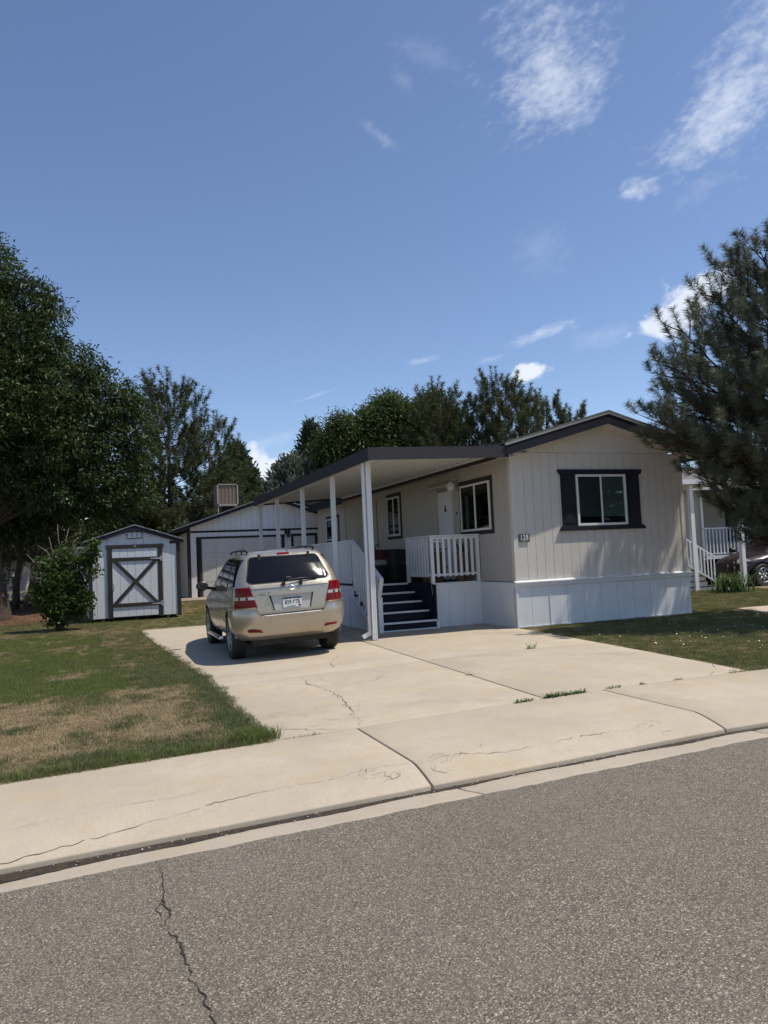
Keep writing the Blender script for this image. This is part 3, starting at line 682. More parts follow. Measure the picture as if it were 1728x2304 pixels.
weed(6.9, 6.78, 40, .1, .05, 10, 'weed where right lawn corner touches the pavement')
# ================================================================== mobile home
X0, X1, Y0, Y1 = 7.66, 11.90, 12.93, 26.8
RID = 9.78; ZF = 1.0                       # ridge x, floor line
def soff(x): return 4.085-.278*abs(x-RID)   # underside of the rake at x
home = thing('mobile_home', (RID, 19.8, .1), 'long beige mobile home with navy shutters and white skirting, number 128 on its corner', 'mobile home')
w = MB(); 
w.prism([(X0+.03, Y0+.03, .12), (X1-.03, Y0+.03, .12), (X1-.03, Y0+.03, soff(X1)-.02), (RID, Y0+.03, soff(RID)-.02), (X0+.03, Y0+.03, soff(X0)-.02)], (0, Y1-Y0-.06, 0))
w.build('wall', M['groove'], home)
def board(x0, x1, z0, zt0, zt1, mat, y=Y0, t=.028):
    b = MB(); b.prism([(x0, y+t, z0), (x1, y+t, z0), (x1, y+t, zt1), (x0, y+t, zt0)], (0, -t, 0)); return b.build('siding_board', mat, home)
pitch = .2035; g_ = .0034
x = X0+.085
while x < X1-.09:
    xe = min(x+pitch, X1-.085); zl = ZF; top = 3.545
    board(x+g_, xe-g_, zl, min(top, soff(x)), min(top, soff(xe)), M['siding_end'])
    x = xe
x = X0+.40
while x < X1-.4:
    xe = min(x+.61, X1-.36)
    a, b = soff(x), soff(xe)
    if max(a, b) > 3.56:
        pts = [(x+.003, 3.551), (xe-.003, 3.551)]
        if x < RID < xe: pts += [(xe-.003, b), (RID, soff(RID)), (x+.003, a)]
        else: pts += [(xe-.003, max(b, 3.552)), (x+.003, max(a, 3.552))]
        mb = MB(); mb.prism([(p[0], Y0+.028, p[1]) for p in pts], (0, -.030, 0)); mb.build('gable_panel', M['siding_end'], home)
    x = xe
for (a, b) in ((X0-.012, X0+.085), (X1-.085, X1+.012)):
    mb = MB(); mb.box(a, b, Y0-.012, Y0+.09, ZF, soff(a)-.01); mb.build('corner_board', M['siding_end'], home)
# long side facing the driveway
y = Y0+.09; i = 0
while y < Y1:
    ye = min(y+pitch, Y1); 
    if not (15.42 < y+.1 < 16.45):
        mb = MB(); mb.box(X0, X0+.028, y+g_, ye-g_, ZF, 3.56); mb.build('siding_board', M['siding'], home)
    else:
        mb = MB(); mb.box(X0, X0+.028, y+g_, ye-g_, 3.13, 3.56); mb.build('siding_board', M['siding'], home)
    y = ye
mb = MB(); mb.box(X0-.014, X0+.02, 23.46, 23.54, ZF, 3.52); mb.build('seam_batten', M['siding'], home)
# roof
rf = MB(); ov = .40; ex = 2.42
def roofz(x): return 4.372-.278*abs(x-RID)
for s in (-1, 1):
    e = RID+s*ex; p = [(RID, roofz(RID)), (e, roofz(e)), (e, roofz(e)-.035), (RID, roofz(RID)-.035)]
    rf.prism([(q[0], Y0-ov-.02, q[1]) for q in p], (0, Y1-Y0+2*ov, 0))
roof = rf.build('roof', M['shingle'], home)
dr = MB()
for s in (-1, 1):
    e = RID+s*ex; p = [(RID, roofz(RID)-.036), (e, roofz(e)-.036), (e, roofz(e)-.075), (RID, roofz(RID)-.075)]
    dr.prism([(q[0], Y0-ov-.012, q[1]) for q in p], (0, .05, 0))
dr.build('drip_edge', M['siding_end'], home)
for s in (-1, 1):
    fa = MB(); e = RID+s*(ex-.01); p = [(RID, roofz(RID)-.076), (e, roofz(e)-.076), (e, roofz(e)-.268), (RID, roofz(RID)-.275)]
    fa.prism([(q[0], Y0-ov, q[1]) for q in p], (0, .03, 0)); fa.build('rake_fascia', M['navy'], home)
so = MB()
for s in (-1, 1):
    e = RID+s*ex; p = [(RID, soff(RID)+.012), (e, soff(e)+.012), (e, soff(e)), (RID, soff(RID))]
    so.prism([(q[0], Y0-ov+.031, q[1]) for q in p], (0, ov-.033, 0))
so.build('soffit', M['siding_end'], home)
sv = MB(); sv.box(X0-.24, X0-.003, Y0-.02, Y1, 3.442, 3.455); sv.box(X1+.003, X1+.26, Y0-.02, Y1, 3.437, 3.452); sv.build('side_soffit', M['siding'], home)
ev = MB(); ev.box(X0-.262, X0-.241, Y0-.32, 23.09, 3.425, 3.545); ev.build('eave_fascia', M['charcoal'], home)
ev = MB(); ev.box(X1+.24, X1+.27, Y0-.3, Y1, 3.38, 3.62); ev.box(X0-.27, X0-.24, 23.1, Y1+.3, 3.36, 3.62); ev.build('eave_fascia', M['navy'], home)
# skirting
def skirt_front(x0, x1):
    mb = MB(); zb0 = .105 if x0 > 8.3 else .10; mb.box(x0+.003, x1-.003, Y0-.018, Y0+.01, .10, .875); return mb.build('skirt_panel', M['white_skirt'], home)
xs_ = [X0-.02, 7.98, 8.39, 8.80, 9.21, 9.62, 10.03, 10.44, 10.85, 11.26, 11.67, X1+.03]
for a, b in zip(xs_, xs_[1:]): skirt_front(a, b)
mb = MB(); mb.box(8.385, 8.40, Y0-.03, Y0-.019, .12, .87); mb.build('skirt_batten', M['white_skirt'], home)
mb = MB(); mb.prism([(X0-.02, Y0-.019, .10), (X1+.03, Y0-.019, .10), (X1+.03, Y0-.03, .10), (X0-.02, Y0-.03, .10)], (0, 0, .028)); mb.build('base_trim', M['white_trim'], home)
mb = MB(); prof = [(0, .872), (-.03, .872), (-.034, .895), (-.050, .900), (-.056, .955), (-.075, .965), (-.075, .990), (0, 1.012)]
mb.prism([(X0-.055, Y0+p[0], p[1]) for p in prof], (X1-X0+.12, 0, 0)); mb.build('belt_trim', M['white_trim'], home, bevel=.003)
for (a, b) in ((13.0, 13.45), (13.45, 13.9), (13.9, 14.345)):
    mb = MB(); mb.box(X0-.018, X0+.01, a+.003, b-.003 if b < 14.3 else b+.06, .10, .875); mb.build('skirt_panel', M['white_skirt'], home)
mb = MB(); mb.box(X0-.035, X0, Y0+.02, 14.345, .875, .985); mb.build('belt_trim', M['white_skirt'], home)
mb = MB(); mb.box(X0-.032, X0-.019, Y0+.02, 14.345, .10, .13); mb.build('base_trim', M['white_trim'], home)
mb = MB(); mb.box(X0-.030, X0+.02, Y0-.034, Y0+.019, .10, .872); mb.build('corner_trim', M['white_skirt'], home)
mb = MB(); mb.box(X1+.002, X1+.03, Y0+.02, Y1, .10, 1.0); mb.build('skirt_side', M['white_skirt'], home)
mb = MB(); mb.box(X0+.03, X0+.034, 14.4, 26.8, .1, 1.0); mb.build('skirt_side', M['white_skirt'], home)

def sliding_window(P, U, Nn, wd, ht, parent, frame_w=.045, split=.5):
    """P bottom-left corner, U unit along width, Nn outward normal (3D); z is up"""
    P = Vector(P); U = Vector(U); Nn = Vector(Nn); Z = Vector((0, 0, 1))
    def bx(u0, u1, z0, z1, d0, d1, mb):
        a = P+U*u0+Z*z0+Nn*d0; pts = [a, a+U*(u1-u0), a+U*(u1-u0)+Z*(z1-z0), a+Z*(z1-z0)]; mb.prism(pts, Nn*(d1-d0)); return mb
    win = MB(); f = frame_w
    bx(0, wd, 0, f, .0, .045, win); bx(0, wd, ht-f, ht, .0, .045, win); bx(0, f, f, ht-f, .0, .045, win); bx(wd-f, wd, f, ht-f, .0, .045, win)
    m = wd*split; bx(m-f*.42, m+f*.42, f, ht-f, .001, .040, win)
    win = win.build('window', M['white_metal'], parent)
    for (a, b, sc_) in ((f, m-f*.42, True), (m+f*.42, wd-f, False)):
        g = MB(); bx(a+.001, b-.001, f+.001, ht-f-.001, .016 if sc_ else .022, .019 if sc_ else .025, g); g.build('pane', M['glass_dark'] if sc_ else M['glass'], win)
        if sc_:
            s_ = MB(); t = .014
            bx(a+.002, b-.002, f+.002, f+t, .026, .034, s_); bx(a+.002, b-.002, ht-f-t, ht-f-.002, .026, .034, s_); bx(a+.002, a+t, f+t, ht-f-t, .026, .034, s_); bx(b-t, b-.002, f+t, ht-f-t, .026, .034, s_)
            s_.build('screen_frame', M['charcoal'], win)
    bl = MB(); n = max(8, int(ht/.028)); drop = ht*.17
    for k in range(n):
        z0 = drop+(ht-f-drop)*k/n; bx(f, wd-f, z0, z0+(ht-f-drop)/n*.93, .003, .0055, bl)
    bl.build('blind', M['blind'], win)
    bk = MB(); bx(f, wd-f, f, ht-f, .0005, .0015, bk); bk.build('dark_interior', M['room'], win)
    return win
# front window with shutters
fw0, fw1, fz0, fz1 = 9.155, 10.385, 2.055, 3.10
front = MB(); front.box(fw0-.01, fw1+.01, Y0-.006, Y0-.0005, fz0-.01, fz1+.01); 
win = sliding_window((fw0, Y0-.004, fz0), (1, 0, 0), (0, -1, 0), fw1-fw0, fz1-fz0, home, .045, .49)
for (a, b) in ((8.80, fw0-.004), (fw1+.004, 10.745)):
    mb = MB(); mb.box(a, b, Y0-.028, Y0-.002, fz0-.01, fz1+.002); sh = mb.build('shutter', M['navy'], home, bevel=.003)
    for (z0, z1) in ((fz0+.06, fz0+.50), (fz0+.57, fz1-.06)):
        mb = MB(); mb.box(a+.07, b-.07, Y0-.038, Y0-.029, z0, z1); mb.build('shutter_panel', M['navy'], sh, bevel=.006)
mb = MB(); mb.prism([(8.73, Y0-.05, fz1+.103), (10.82, Y0-.05, fz1+.103), (10.78, Y0-.05, fz1+.004), (8.77, Y0-.05, fz1+.004)], (0, .047, 0)); mb.build('window_head', M['navy'], home, bevel=.003)
mb = MB(); mb.prism([(8.77, Y0-.05, fz0-.012), (10.78, Y0-.05, fz0-.012), (10.85, Y0-.05, fz0-.095), (8.70, Y0-.05, fz0-.095)], (0, .047, 0)); mb.build('window_sill', M['navy'], home, bevel=.003)
# side windows with flat dark casings
def cased(y0, y1, z0, z1, cas=.10, cl=.085):
    mb = MB(); mb.box(X0-.022, X0-.001, y0, y1, z1-cas, z1); mb.box(X0-.022, X0-.001, y0, y1, z0, z0+cl); mb.box(X0-.022, X0-.001, y0, y0+cas*.85, z0+cl+.001, z1-cas-.001); mb.box(X0-.022, X0-.001, y1-cas*.85, y1, z0+cl+.001, z1-cas-.001)
    mb.build('window_casing', M['charcoal'], home, bevel=.003)
    sliding_window((X0-.003, y1-cas*.85-.002, z0+cl+.002), (0, -1, 0), (-1, 0, 0), y1-y0-1.7*cas-.004, z1-z0-cas-cl-.004, home, .042)
cased(13.67, 15.17, 1.985, 3.19); cased(18.64, 19.70, 2.07, 3.32); cased(24.18, 25.68, 2.17, 3.10)
# entrance door with pent head
mb = MB(); mb.box(X0+.02, X0+.05, 15.53, 16.39, 1.02, 3.06); door = mb.build('door', M['white_skirt'], home)
for k, (z0, z1) in enumerate(((1.15, 1.75), (1.85, 2.45), (2.55, 2.95))):
    for (a, b) in ((15.62, 15.92), (16.0, 16.30)):
        mb = MB(); mb.box(X0+.012, X0+.019, a, b, z0, z1); mb.build('door_panel', M['white_skirt'], door, bevel=.004)
mb = MB(); mb.lathe([(0, -.02), (.028, -.018), (.03, 0), (.016, .012), (.016, .03)], (X0-.02, 15.60, 1.95), 'x', 12); mb.build('knob', M['chrome'], door, True)
mb = MB(); mb.lathe([(0, -.012), (.03, -.008), (.045, 0)], (X0+.008, 15.96, 2.62), 'x', 10); mb.tube([(X0-.0, 15.96, 2.74), (X0-.01, 15.99, 2.68), (X0-.0, 15.96, 2.60), (X0-.01, 15.93, 2.68), (X0, 15.96, 2.74)], .008, 6); mb.build('knocker', M['charcoal'], door, True)
mb = MB(); mb.box(X0-.02, X0+.05, 15.44, 15.525, 1.0, 3.14); mb.box(X0-.02, X0+.05, 16.395, 16.48, 1.0, 3.14); mb.build('door_frame', M['siding'], home)
mb = MB(); mb.prism([(X0-.012, 15.30, 3.145), (X0-.10, 15.30, 3.145), (X0-.13, 15.30, 3.20), (X0-.012, 15.30, 3.30)], (0, 1.42, 0)); mb.build('door_hood', M['siding'], home, bevel=.004)
mb = MB(); mb.lathe([(.03, .12), (.05, .10), (.085, .05), (.10, 0), (.085, -.055), (.05, -.09), (0, -.10)], (X0-.16, 15.27, 3.10), 'z', 16); lamp = mb.build('porch_lamp', M['white_trim'], home, True)
mb = MB(); mb.tube([(X0-.01, 15.22, 3.26), (X0-.1, 15.23, 3.29), (X0-.16, 15.27, 3.23)], .018, 8); mb.lathe([(0, 0), (.05, 0), (.05, .012), (0, .012)], (X0-.013, 15.22, 3.26), 'x', 12); mb.build('lamp_bracket', M['siding'], lamp, True)
mb = MB(); mb.lathe([(0, -.012), (.028, -.01), (.034, 0)], (X0-.002, 15.36, 2.51), 'x', 14); mb.build('doorbell', M['black'], home, True)
# house number plaque
mb = MB(); mb.box(7.762, 8.005, Y0-.022, Y0-.014, 1.770, 1.925); plq = mb.build('number_plaque', M['pewter'], home, bevel=.003)
Mx = lambda x, z, y=Y0-.0225: Matrix(((1, 0, 0, x), (0, 0, -1, y), (0, 1, 0, z), (0, 0, 0, 1)))
for k, ch in enumerate('128'):
    text('digit', ch, .150, M['white_trim'], plq, Mx(7.818+.066*k, 1.855), .002, .0025, .68)
for k in (0,):
    mb = MB(); mb.box(7.802, 7.842, Y0-.025, Y0-.0225, 1.808, 1.814); mb.box(7.806, 7.822, Y0-.025, Y0-.0225, 1.886, 1.891); mb.build('digit_serif', M['white_trim'], plq)
mb = MB(); mb.box(7.83, 7.94, Y0-.0245, Y0-.0225, 1.782, 1.787); mb.build('plaque_rule', M['white_trim'], plq)

# ================================================================== carport
car_p = thing('carport', (6.1, 17.8, .1), 'flat carport canopy with charcoal fascia and ribbed white underside along the home', 'carport')
CX0, CX1, CY0, CY1 = 4.60, 7.40, 12.55, 23.05
def cz(x): return 3.335+(x-CX0)*.062
n = 35; yy = lin(CY0+.05, CY1-.04, n)
for a, b in zip(yy, yy[1:]):             # ribbed roof pans, each a channel
    mb = MB(); p = (b-a)
    prof = [(a+.016, .085), (a+.016, .0), (a+.075, .0), (a+.080, .018), (b-.016, .018), (b-.016, .085)]
    vs = []; 
    for (xx, off) in ((CX0+.04, 0), (CX1-.02, 0)):
        for (yq, zq) in prof: vs.append((xx, yq, cz(xx)+zq+.03))
    k = len(prof); mb.add(vs, [(i, i+1, k+i+1, k+i) for i in range(k-1)]); mb.build('roof_pan', M['white_metal'], car_p)
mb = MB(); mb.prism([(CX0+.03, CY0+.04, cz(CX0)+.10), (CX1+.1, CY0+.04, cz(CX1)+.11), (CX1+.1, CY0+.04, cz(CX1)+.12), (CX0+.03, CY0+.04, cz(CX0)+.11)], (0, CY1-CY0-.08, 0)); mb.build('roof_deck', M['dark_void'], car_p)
mb = MB(); mb.prism([(CX0, CY0, cz(CX0)), (7.43, CY0, 3.40), (7.43, CY0, 3.62), (CX0, CY0, cz(CX0)+.225)], (0, .035, 0)); mb.build('fascia', M['fascia'], car_p)
mb = MB(); mb.prism([(CX0-.035, CY0, cz(CX0)), (CX0-.001, CY0, cz(CX0)), (CX0-.001, CY0, cz(CX0)+.225), (CX0-.035, CY0, cz(CX0)+.225)], (0, CY1-CY0, 0)); mb.build('fascia', M['fascia'], car_p)
mb = MB(); mb.prism([(CX0, CY1-.035, cz(CX0)), (CX1, CY1-.035, cz(CX1)), (CX1, CY1-.035, cz(CX1)+.12), (CX0, CY1-.035, cz(CX0)+.225)], (0, .035, 0)); mb.build('fascia', M['fascia'], car_p)
mb = MB(); mb.box(CX0+.07, CX0+.17, CY0+.05, CY1-.05, cz(CX0)+.005, cz(CX0)+.035); mb.build('edge_beam', M['white_metal'], car_p)
mb = MB(); mb.box(X0-.285, X0-.263, Y0-.30, CY1-.04, 3.50, 3.545); mb.build('hanger_rail', M['white_metal'], car_p)
for k, py in enumerate((13.05, 15.28, 17.78, 20.5, 22.84)):
    zb = land(4.72, py); mb = MB(); a, b = 4.674, 4.764; c_, d_ = py-.042, py+.042; t = .016
    # fluted square aluminium post
    sec = [(a, c_), (a+t, c_), (a+t, c_+.008), (a+.04, c_+.008), (a+.04, c_), (b-.04, c_), (b-.04, c_+.008), (b-t, c_+.008), (b-t, c_), (b, c_), (b, d_), (a, d_), (a, c_+.055), (a+.008, c_+.055), (a+.008, c_+.035), (a, c_+.035)]
    mb.prism([(q[0], q[1], zb) for q in sec], (0, 0, cz(4.72)+.01-zb)); po = mb.build('post', M['white_metal'], car_p)
    mb = MB(); mb.box(a-.012, b+.012, c_-.012, d_+.012, zb, zb+.012); mb.build('base_plate', M['galv'], po)
dsp = MB(); dsp.box(4.612, 4.660, 13.06, 13.12, .26, cz(4.6)+.01); 
dsp.prism([(4.612, 13.06, .26), (4.66, 13.06, .26), (4.66, 13.06, .19), (4.52, 13.06, .13), (4.49, 13.06, .19)], (0, .06, 0)); dsp.build('downspout', M['white_metal'], car_p)

# ================================================================== deck and stairs
deck = thing('porch_deck', (6.4, 18, .1), 'raised navy deck with white railings and five navy steps under the carport', 'porch')
DX0, DX1, DY0, DY1 = 5.22, 7.62, 14.35, 22.9; SX = 6.50; SY = 15.66; DZ = 1.0
def planks(x0, x1, y0, y1):
    y = y0
    while y < y1-.02:
        ye = min(y+.14, y1); mb = MB(); mb.box(x0, x1, y+.003, ye-.003, DZ-.035, DZ); mb.build('deck_board', M['deck_navy'], deck); y = ye
planks(SX, DX1, DY0+.02, SY); planks(DX0+.02, DX1, SY, DY1)
zg = .1
# front skirting panel under the porch corner, boards with a mitred frame
mb = MB(); mb.box(SX+.06, DX1, DY0+.02, DY0+.03, zg, .95); mb.build('front_backing', M['dark_void'], deck)
for a, b in ((SX+.12, 6.88), (6.88, 7.23), (7.23, DX1-.02)):
    mb = MB(); mb.box(a+.002, b-.002 if b < 7.5 else X0-.02, DY0-.004, DY0+.018, zg+.0, .90); mb.build('skirt_board', M['white_skirt'], deck)
mb = MB(); mb.prism([(SX+.02, DY0-.02, zg), (SX+.12, DY0-.02, zg), (SX+.12, DY0-.02, .90), (SX+.02, DY0-.02, .985)], (0, .015, 0)); mb.build('corner_board', M['white_trim'], deck)
mb = MB(); mb.prism([(SX+.021, DY0-.021, .986), (SX+.121, DY0-.021, .901), (DX1, DY0-.021, .901), (DX1, DY0-.021, .986)], (0, .015, 0)); mb.build('rim_board', M['white_trim'], deck)
mb = MB(); mb.box(SX, DX1+.06, DY0-.045, DY0+.015, .99, 1.012); mb.build('nosing', M['white_trim'], deck, bevel=.004)
mb = MB(); mb.box(SX+.12, DX1, DY0-.012, DY0-.0045, zg, zg+.03); mb.build('base_trim', M['white_trim'], deck)
# stair flight
N_ = 5; run = .365; rise = (DZ-zg)/N_
for k in range(N_):
    y = DY0-.16+run*k; z1 = zg+rise*(k+1)
    mb = MB(); mb.box(DX0+.06, SX-.02, y, y+.018, z1-rise+.001, z1-.022); mb.build('riser', M['deck_navy'], deck)
    if k < N_-1:
        mb = MB(); mb.box(DX0+.03, SX-.02, y-.018, y+run-.001, z1-.022, z1); mb.build('tread', M['deck_navy'], deck)
    mb = MB(); mb.box(DX0+.01, SX-.012, y-.045, y-.0185, z1-.032, z1+.006); mb.build('nosing', M['white_trim'], deck, bevel=.004)
mb = MB(); mb.box(DX0+.06, SX-.01, DY0-.18, DY0-.165, zg, zg+.025); mb.build('kick_strip', M['white_trim'], deck)
mb = MB(); mb.box(SX-.018, SX+.018, DY0-.17, SY, zg, .985); mb.build('stair_side', M['deck_navy'], deck)
mb = MB(); mb.prism([(SX-.012, DY0-.20, zg), (SX+.05, DY0-.20, zg), (SX+.02, DY0-.022, .985), (SX-.02, DY0-.022, .985)], (0, .015, 0)); mb.build('edge_trim', M['white_trim'], deck)
# left side of the flight: stepped white skirt board and diagonal stringer
for k in range(N_):
    y = DY0-.16+run*k; z1 = zg+rise*(k+1)
    mb = MB(); mb.box(DX0+.0, DX0+.028, y+.03, y+run, max(zg, z1-rise-.02), z1-.05); mb.build('step_cheek', M['white_skirt'], deck)
mb = MB(); mb.prism([(DX0-.012, 15.66, 1.0), (DX0-.012, 15.66, .82), (DX0-.012, 14.22, .1), (DX0-.012, 14.45, .1), (DX0-.012, 15.86, .82), (DX0-.012, 15.86, 1.0)], (-.03, 0, 0)); mb.build('stringer', M['white_trim'], deck)
mb = MB(); mb.prism([(DX0-.006, 14.45, .06), (DX0-.006, DY1, .10), (DX0-.006, DY1, 1.0), (DX0-.006, 15.75, 1.0), (DX0-.006, 15.75, .80)], (.01, 0, 0)); mb.build('side_backing', M['white_skirt'], deck)
y = 15.9
while y < DY1-.05:
    ye = min(y+.42, DY1); mb = MB(); mb.box(DX0-.022, DX0-.008, y+.003, ye-.003, land(5.2, y), .93); mb.build('skirt_board', M['white_skirt'], deck); y = ye
mb = MB(); mb.box(DX0-.04, DX0-.023, 15.87, DY1, .90, 1.0); mb.build('rim_board', M['white_trim'], deck)
mb = MB(); mb.box(DX0-.05, DX0+.03, 15.70, DY1, 1.012, 1.045); mb.build('shadow_gap', M['deck_navy'], deck)
# railings: posts, rails and balusters each their own piece
def pk(a, b, s_, name='baluster', mat='white_trim'):
    mb = MB(); mb.box(a[0]-s_, a[0]+s_, a[1]-s_, a[1]+s_, a[2], b[2]); return mb.build(name, M[mat], deck)
rz0, rz1 = 1.155, 1.965
for (x, y) in ((SX+.035, DY0+.02), (DX1-.02, DY0+.02), (SX+.02, SY-.04)): pk((x, y, 1.0), (x, y, rz1+.01), .034, 'railing_post')
n = 7
for k in range(1, n+1):
    x = lerp(SX+.035, DX1-.02, k/(n+1)); mb = MB(); mb.box(x-.030, x+.030, DY0-.002, DY0+.02, rz0-.02, rz1); mb.build('baluster', M['white_trim'], deck)
mb = MB(); mb.box(SX+.0, DX1+.06, DY0-.03, DY0+.05, rz1+.012, rz1+.038); mb.build('top_rail', M['white_trim'], deck, bevel=.004)
mb = MB(); mb.box(SX+.07, DX1-.055, DY0+.021, DY0+.045, rz0, rz0+.04); mb.build('bottom_rail', M['white_trim'], deck)
mb = MB(); mb.box(SX+.07, DX1-.055, DY0+.021, DY0+.045, rz1-.05, rz1+.01); mb.build('upper_rail', M['white_trim'], deck)
mb = MB(); mb.box(SX-.02, SX+.24, DY0-.035, DY0-.003, 1.86, 1.885); mb.box(DX1-.05, DX1+.09, DY0-.035, DY0-.003, 1.86, 1.885); mb.build('rail_bracket', M['white_trim'], deck)
for k in range(8):
    y = lerp(DY0+.12, SY-.1, k/7.6); mb = MB(); mb.box(SX-.015, SX+.008, y, y+.075, rz0-.02, rz1); mb.build('baluster', M['white_trim'], deck)
mb = MB(); mb.box(SX-.03, SX+.05, DY0+.06, SY, rz1+.01, rz1+.035); mb.build('top_rail', M['white_trim'], deck)
mb = MB(); mb.box(SX+.01, SX+.035, DY0+.06, SY-.08, rz0, rz0+.045); mb.build('bottom_rail', M['white_trim'], deck)
# long left railing
y = SY+.05
while y < DY1:
    mb = MB(); mb.box(DX0-.026, DX0-.004, y, y+.062, 1.05, rz1); mb.build('baluster', M['white_trim'], deck); y += .128
mb = MB(); mb.box(DX0-.04, DX0+.05, SY-.05, DY1+.03, rz1+.001, rz1+.035); mb.build('top_rail', M['white_trim'], deck)
mb = MB(); mb.box(DX0-.003, DX0+.03, SY, DY1, 1.12, 1.17); mb.build('bottom_rail', M['white_trim'], deck)
for y in (SY, 19.3, DY1-.03): pk((DX0+.035, y, 1.0), (DX0+.035, y, rz1), .032, 'railing_post')
# back railing seen across the deck
for k in range(17):
    x = lerp(DX0+.12, DX1-.12, k/16); mb = MB(); mb.box(x-.02, x+.02, DY1-.04, DY1-.01, 1.08, rz1); mb.build('baluster', M['white_trim'], deck)
mb = MB(); mb.box(DX0, DX1, DY1-.06, DY1+.01, rz1+.001, rz1+.03); mb.build('top_rail', M['charcoal'], deck)
# sloping stair railing
a = Vector((DX0-.01, SY-.05, rz1+.015)); b = Vector((DX0-.01, DY0-.46, 1.16))
mb = MB(); mb.beam(a, b, .09, .04); mb.build('stair_rail', M['white_trim'], deck)
b2 = Vector((DX0-.01, DY0-.28, .80)); mb = MB(); mb.beam(b+Vector((0, 0, -.01)), b2, .085, .045, (0, 1, 0)); mb.build('rail_return', M['white_trim'], deck)
mb = MB(); mb.box(DX0-.03, DX0+.06, DY0-.30, DY0-.22, zg, .80); mb.build('newel', M['white_trim'], deck)
n = 11
for k in range(n):
    y = lerp(SY-.14, DY0-.24, k/(n-1)); t = (a.y-y)/(a.y-b.y); zt = lerp(a.z, b.z, t)-.02; zb = max(zg+.12+rise*max(0, (y-(DY0-.16))/run)+.02, .2)
    mb = MB(); mb.box(DX0-.032, DX0-.012, y-.036, y+.036, zb, zt); mb.build('baluster', M['white_trim'], deck)

# ================================================================== things kept on the deck
t = thing('storage_chest', (6.95, 17.75, DZ), 'tall black cabinet on the deck beside the stair head', 'cabinet')
mb = MB(); mb.box(6.72, 7.5, 17.0, 17.5, DZ, 1.74); mb.build('body', M['black'], t, bevel=.01)
mb = MB(); mb.box(6.70, 7.52, 16.98, 17.52, 1.741, 1.765); mb.build('lid', M['charcoal'], t, bevel=.005)
t = thing('low_cabinet', (6.6, 18.1, DZ), 'low black deck cabinet under a pale cushion', 'cabinet')
mb = MB(); mb.box(6.35, 7.2, 17.56, 18.7, DZ, 1.38); mb.build('body', M['black'], t, bevel=.01)
t = MB(); t.box(6.33, 7.2, 17.58, 18.7, 1.383, 1.53); tag(t.build('cushion', M['blind'], None, bevel=.05), 'pale grey cushion lying on the low black cabinet', 'cushion')
t = thing('tote_box', (6.7, 18.1, 1.53), 'dark red crate standing on the pale cushion', 'crate')
mb = MB(); mb.prism([(6.42, 17.66, 1.535), (7.1, 17.66, 1.535), (7.14, 17.66, 1.76), (6.38, 17.66, 1.76)], (0, .95, 0)); mb.build('body', M['red_box'], t, bevel=.01)
mb = MB(); mb.box(6.36, 7.16, 17.64, 18.63, 1.761, 1.785); mb.build('rim', M['black'], t)
t = MB(); t.tube([(6.75, 18.3, 1.79), (6.74, 18.3, 1.86), (6.78, 18.3, 1.93), (6.84, 18.3, 1.92), (6.83, 18.3, 1.87)], .014, 8); tag(t.build('hand_tool', M['black'], None, True), 'small hooked black tool standing on the dark red crate', 'tool')
t = MB(); t.tube([(6.62, 17.75, 1.79), (6.60, 17.72, 3.05)], .011, 8); tag(t.build('fishing_rod', M['black']), 'thin black pole leaning upright before the second side window', 'pole')
t = thing('patio_chair', (7.2, 16.65, DZ), 'pale metal patio chair behind the stair-head railing', 'chair')
mb = MB(); mb.tube([(6.98, 16.5, 1.45), (6.98, 16.46, 1.86), (7.02, 16.44, 1.92), (7.36, 16.44, 1.92), (7.42, 16.46, 1.86), (7.42, 16.5, 1.45)], .016, 8); mb.build('backrest', M['blind'], t, True)
mb = MB(); mb.box(6.96, 7.44, 16.45, 16.9, 1.42, 1.45); mb.build('seat', M['blind'], t, bevel=.01)
for x, y in ((6.98, 16.48), (7.42, 16.48), (6.98, 16.88), (7.42, 16.88)):
    mb = MB(); mb.cyl((x, y, DZ), (x, y, 1.42), .014, 8); mb.build('leg', M['charcoal'], t)
t = thing('wicker_basket', (6.75, 14.85, DZ), 'brown wicker hamper behind the front railing near the stairs', 'basket')
mb = MB(); mb.prism([(6.60, 14.7, DZ+.01), (6.92, 14.7, DZ+.01), (6.95, 14.7, 1.62), (6.57, 14.7, 1.62)], (0, .34, 0)); mb.build('body', M['wicker'], t, bevel=.02)
mb = MB(); mb.box(6.56, 6.96, 14.69, 15.05, 1.621, 1.66); mb.build('rim', M['red_box'], t, bevel=.01)
t = thing('patio_table', (7.05, 15.2, DZ), 'small black metal patio table behind the front railing', 'table')
mb = MB(); mb.box(6.62, 7.32, 15.1, 15.5, 1.70, 1.725); mb.build('tabletop', M['black'], t)
for x, y in ((6.98, 15.12), (7.3, 15.12), (6.66, 15.48), (7.3, 15.48)):
    mb = MB(); mb.cyl((x, y, DZ), (x, y, 1.70), .013, 8); mb.build('leg', M['black'], t)
mb = MB(); mb.box(7.0, 7.3, 15.11, 15.13, 1.32, 1.34); mb.build('stretcher', M['black'], t)
t = thing('plant_stand', (7.42, 14.75, DZ), 'brown wooden plant stand at the right end of the front railing', 'plant stand')
mb = MB(); mb.box(7.30, 7.54, 14.65, 14.87, 1.60, 1.63); mb.build('top', M['terracotta'], t)
for x, y in ((7.32, 14.67), (7.52, 14.67), (7.32, 14.85), (7.52, 14.85)):
    mb = MB(); mb.box(x-.015, x+.015, y-.015, y+.015, DZ, 1.60); mb.build('leg', M['terracotta'], t)
mb = MB(); mb.box(7.31, 7.53, 14.66, 14.86, 1.22, 1.24); mb.build('shelf', M['terracotta'], t)
t = thing('flower_pot', (7.42, 14.76, 1.63), 'small pot of white flowers on the wooden plant stand', 'flower pot')
